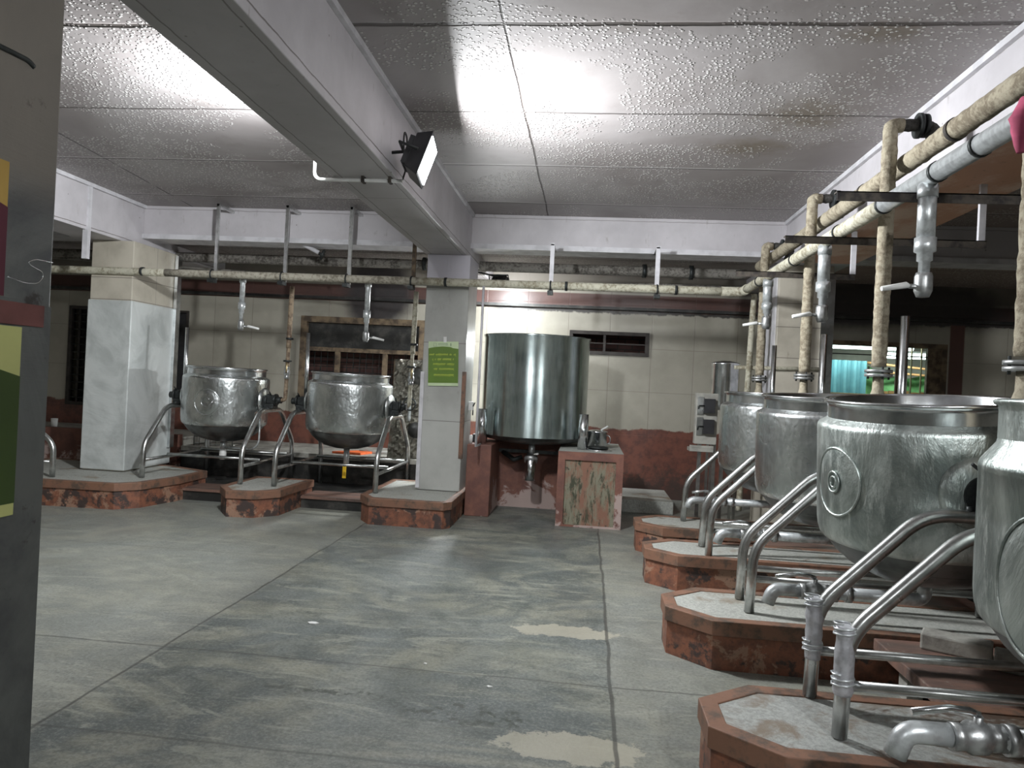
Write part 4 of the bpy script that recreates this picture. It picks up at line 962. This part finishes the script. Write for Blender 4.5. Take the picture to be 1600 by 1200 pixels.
part('valve_wheel', MB().lathe([(.08, -.01), (.09, 0), (.08, .01), (.07, 0), (.08, -.01)], 24, (-2.28, 9.26, 1.22), (0, -1, 0)).cyl((-2.28, 9.32, 1.22), (-2.28, 9.24, 1.22), .02).tube([(-2.36, 9.26, 1.22), (-2.2, 9.26, 1.22)], .008, 6), 'iron', t)
part('pipe', MB().tube([(-2.26, 9.30, 1.75), (-2.28, 9.28, 1.6), (-2.28, 9.28, 1.0)], .02, 10, .03, jit=.1, step=.04), 'galv', t)

# ================================================================== POSTER ON THE CENTRAL COLUMN
t = thing('green_notice', 'green paper notice with rows of yellow lettering taped to the central column', 'notice', (-1.655, 8.236, 1.74), 0)
t.rotation_euler = (0, -.035, 0)
def flat(poly, y, m, nm): return part(nm, MB().add([(x, y, z) for x, z in poly], [tuple(range(len(poly)))]), m, t, local=True)
W, Hh = .175, .255
MBp = MB().box(-W, W, -.001, .004, -Hh, Hh); part('paper', MBp, 'green2', t, local=True)
cur = [(-W, -Hh + .035), (W, -Hh + .035)] + [(W - 2 * W * i / 16, Hh - .085 + .028 * math.sin(PI * .9 * i / 16 + .1) * (1 if i > 3 else .6)) for i in range(17)]
flat(cur, -.003, 'green1', 'green_field')
rn = random.Random(11); mb = MB()
rows = [(.10, -.155, .145), (.045, -.12, .13), (-.01, -.11, .125), (-.065, -.10, .12), (-.135, -.10, .13)]
for z, x0, x1 in rows:
    x = x0
    while x < x1:
        if rn.random() < .14: x += .016; continue
        q = [(x + .006 * math.cos(a_ * .9 + .4), -.0045, z + .0075 * math.sin(a_ * .9 + .4) + .003) for a_ in range(6)]
        mb.tube(q, .0029, 5); 
        if rn.random() < .5: mb.tube([(x - .005, -.0045, z + .014), (x + .006, -.0045, z + .013)], .0024, 5)
        if rn.random() < .3: mb.tube([(x + .002, -.0045, z - .006), (x + .006, -.0045, z - .013)], .0024, 5)
        x += .0145
part('lettering', mb, 'ink', t, local=True)
mb = MB().tube([(-.115, -.003, .20), (-.115, -.003, .235), (-.08, -.003, .235), (-.08, -.003, .20), (-.115, -.003, .20)], .0012, 4)
for z in (.228, .212):
    for k in range(9): mb.box(-.06 + k * .0125, -.052 + k * .0125, -.003, -.001, z, z + .006)
mb.cyl((.085, -.003, .205), (.085, -.003, .236), .0035, 6)
part('heading_print', mb, 'inkd', t, local=True)
part('tape', MB().box(.0, .035, -.004, .001, Hh - .01, Hh + .055), 'white', t, local=True)

# ================================================================== SWITCH PANEL, URN
t = thing('switch_panel', 'grey switch panel with two black breakers on legs, behind the farthest right kettle', 'switch panel', (1.32, 8.30, 0))
bevel(part('box', MB().box(1.22, 1.46, 8.30, 8.42, .98, 1.55), 'panelgrey', t), .005)
for z in (1.11, 1.34):
    bp = part('breaker', MB().box(1.30, 1.42, 8.24, 8.30, z - .01, z + .15), 'black', t)
    MB().tube([(1.30, 8.23, z + .07), (1.24, 8.20, z + .07), (1.235, 8.20, z + .03)], .008, 8, .01).obj('lever', 'iron', bp, base=t.location)
    part('door', MB().box(1.235, 1.30, 8.285, 8.30, z - .03, z + .17), 'tube', t)
bevel(part('tray', MB().box(1.16, 1.42, 8.22, 8.42, .90, .94).box(1.16, 1.42, 8.22, 8.235, .94, .97), 'panelgrey', t), .003)
for x in (1.27, 1.43): part('leg', MB().box(x, x + .04, 8.36, 8.40, 0, .98), 'tube', t)
part('leg', MB().box(1.52, 1.56, 8.36, 8.40, 0, 1.1), 'tube', t)
t = thing('steel_urn', 'shiny steel urn on a stand behind the farthest right kettle', 'urn', (1.64, 8.95, 1.0))
part('body', MB().lathe([(0, 1.4), (.16, 1.4), (.165, 1.42), (.165, 1.90), (.172, 1.91), (.16, 1.925), (.05, 1.95), (0, 1.95)], 48, (1.64, 8.95, 0)), 'steel_p', t)
part('stand', MB().box(1.48, 1.80, 8.80, 9.10, 1.36, 1.40).box(1.48, 1.51, 8.8, 8.83, 0, 1.36).box(1.77, 1.80, 8.8, 8.83, 0, 1.36).box(1.48, 1.51, 9.07, 9.1, 0, 1.36).box(1.77, 1.8, 9.07, 9.1, 0, 1.36), 'tube', t)

# small litter on the floor
for i, (x, y, s, lb) in enumerate(((-1.62, 4.38, .035, 'scrap of shiny foil on the aisle floor'), (-.80, 3.9, .012, 'tiny crumb row on the aisle floor'), (-.42, 3.68, .014, 'wet crumb beside the dark crack on the floor'))):
    rn = random.Random(i); pts = [(math.cos(k * 1.05) * s * rn.uniform(.5, 1.2), math.sin(k * 1.05) * s * rn.uniform(.4, .9)) for k in range(6)]
    o = MB().prism(pts, .0, .006).obj('floor_scrap', 'white'); o.location = (x, y, .001); tag(o, lb, 'scrap', 'litter on the floor')
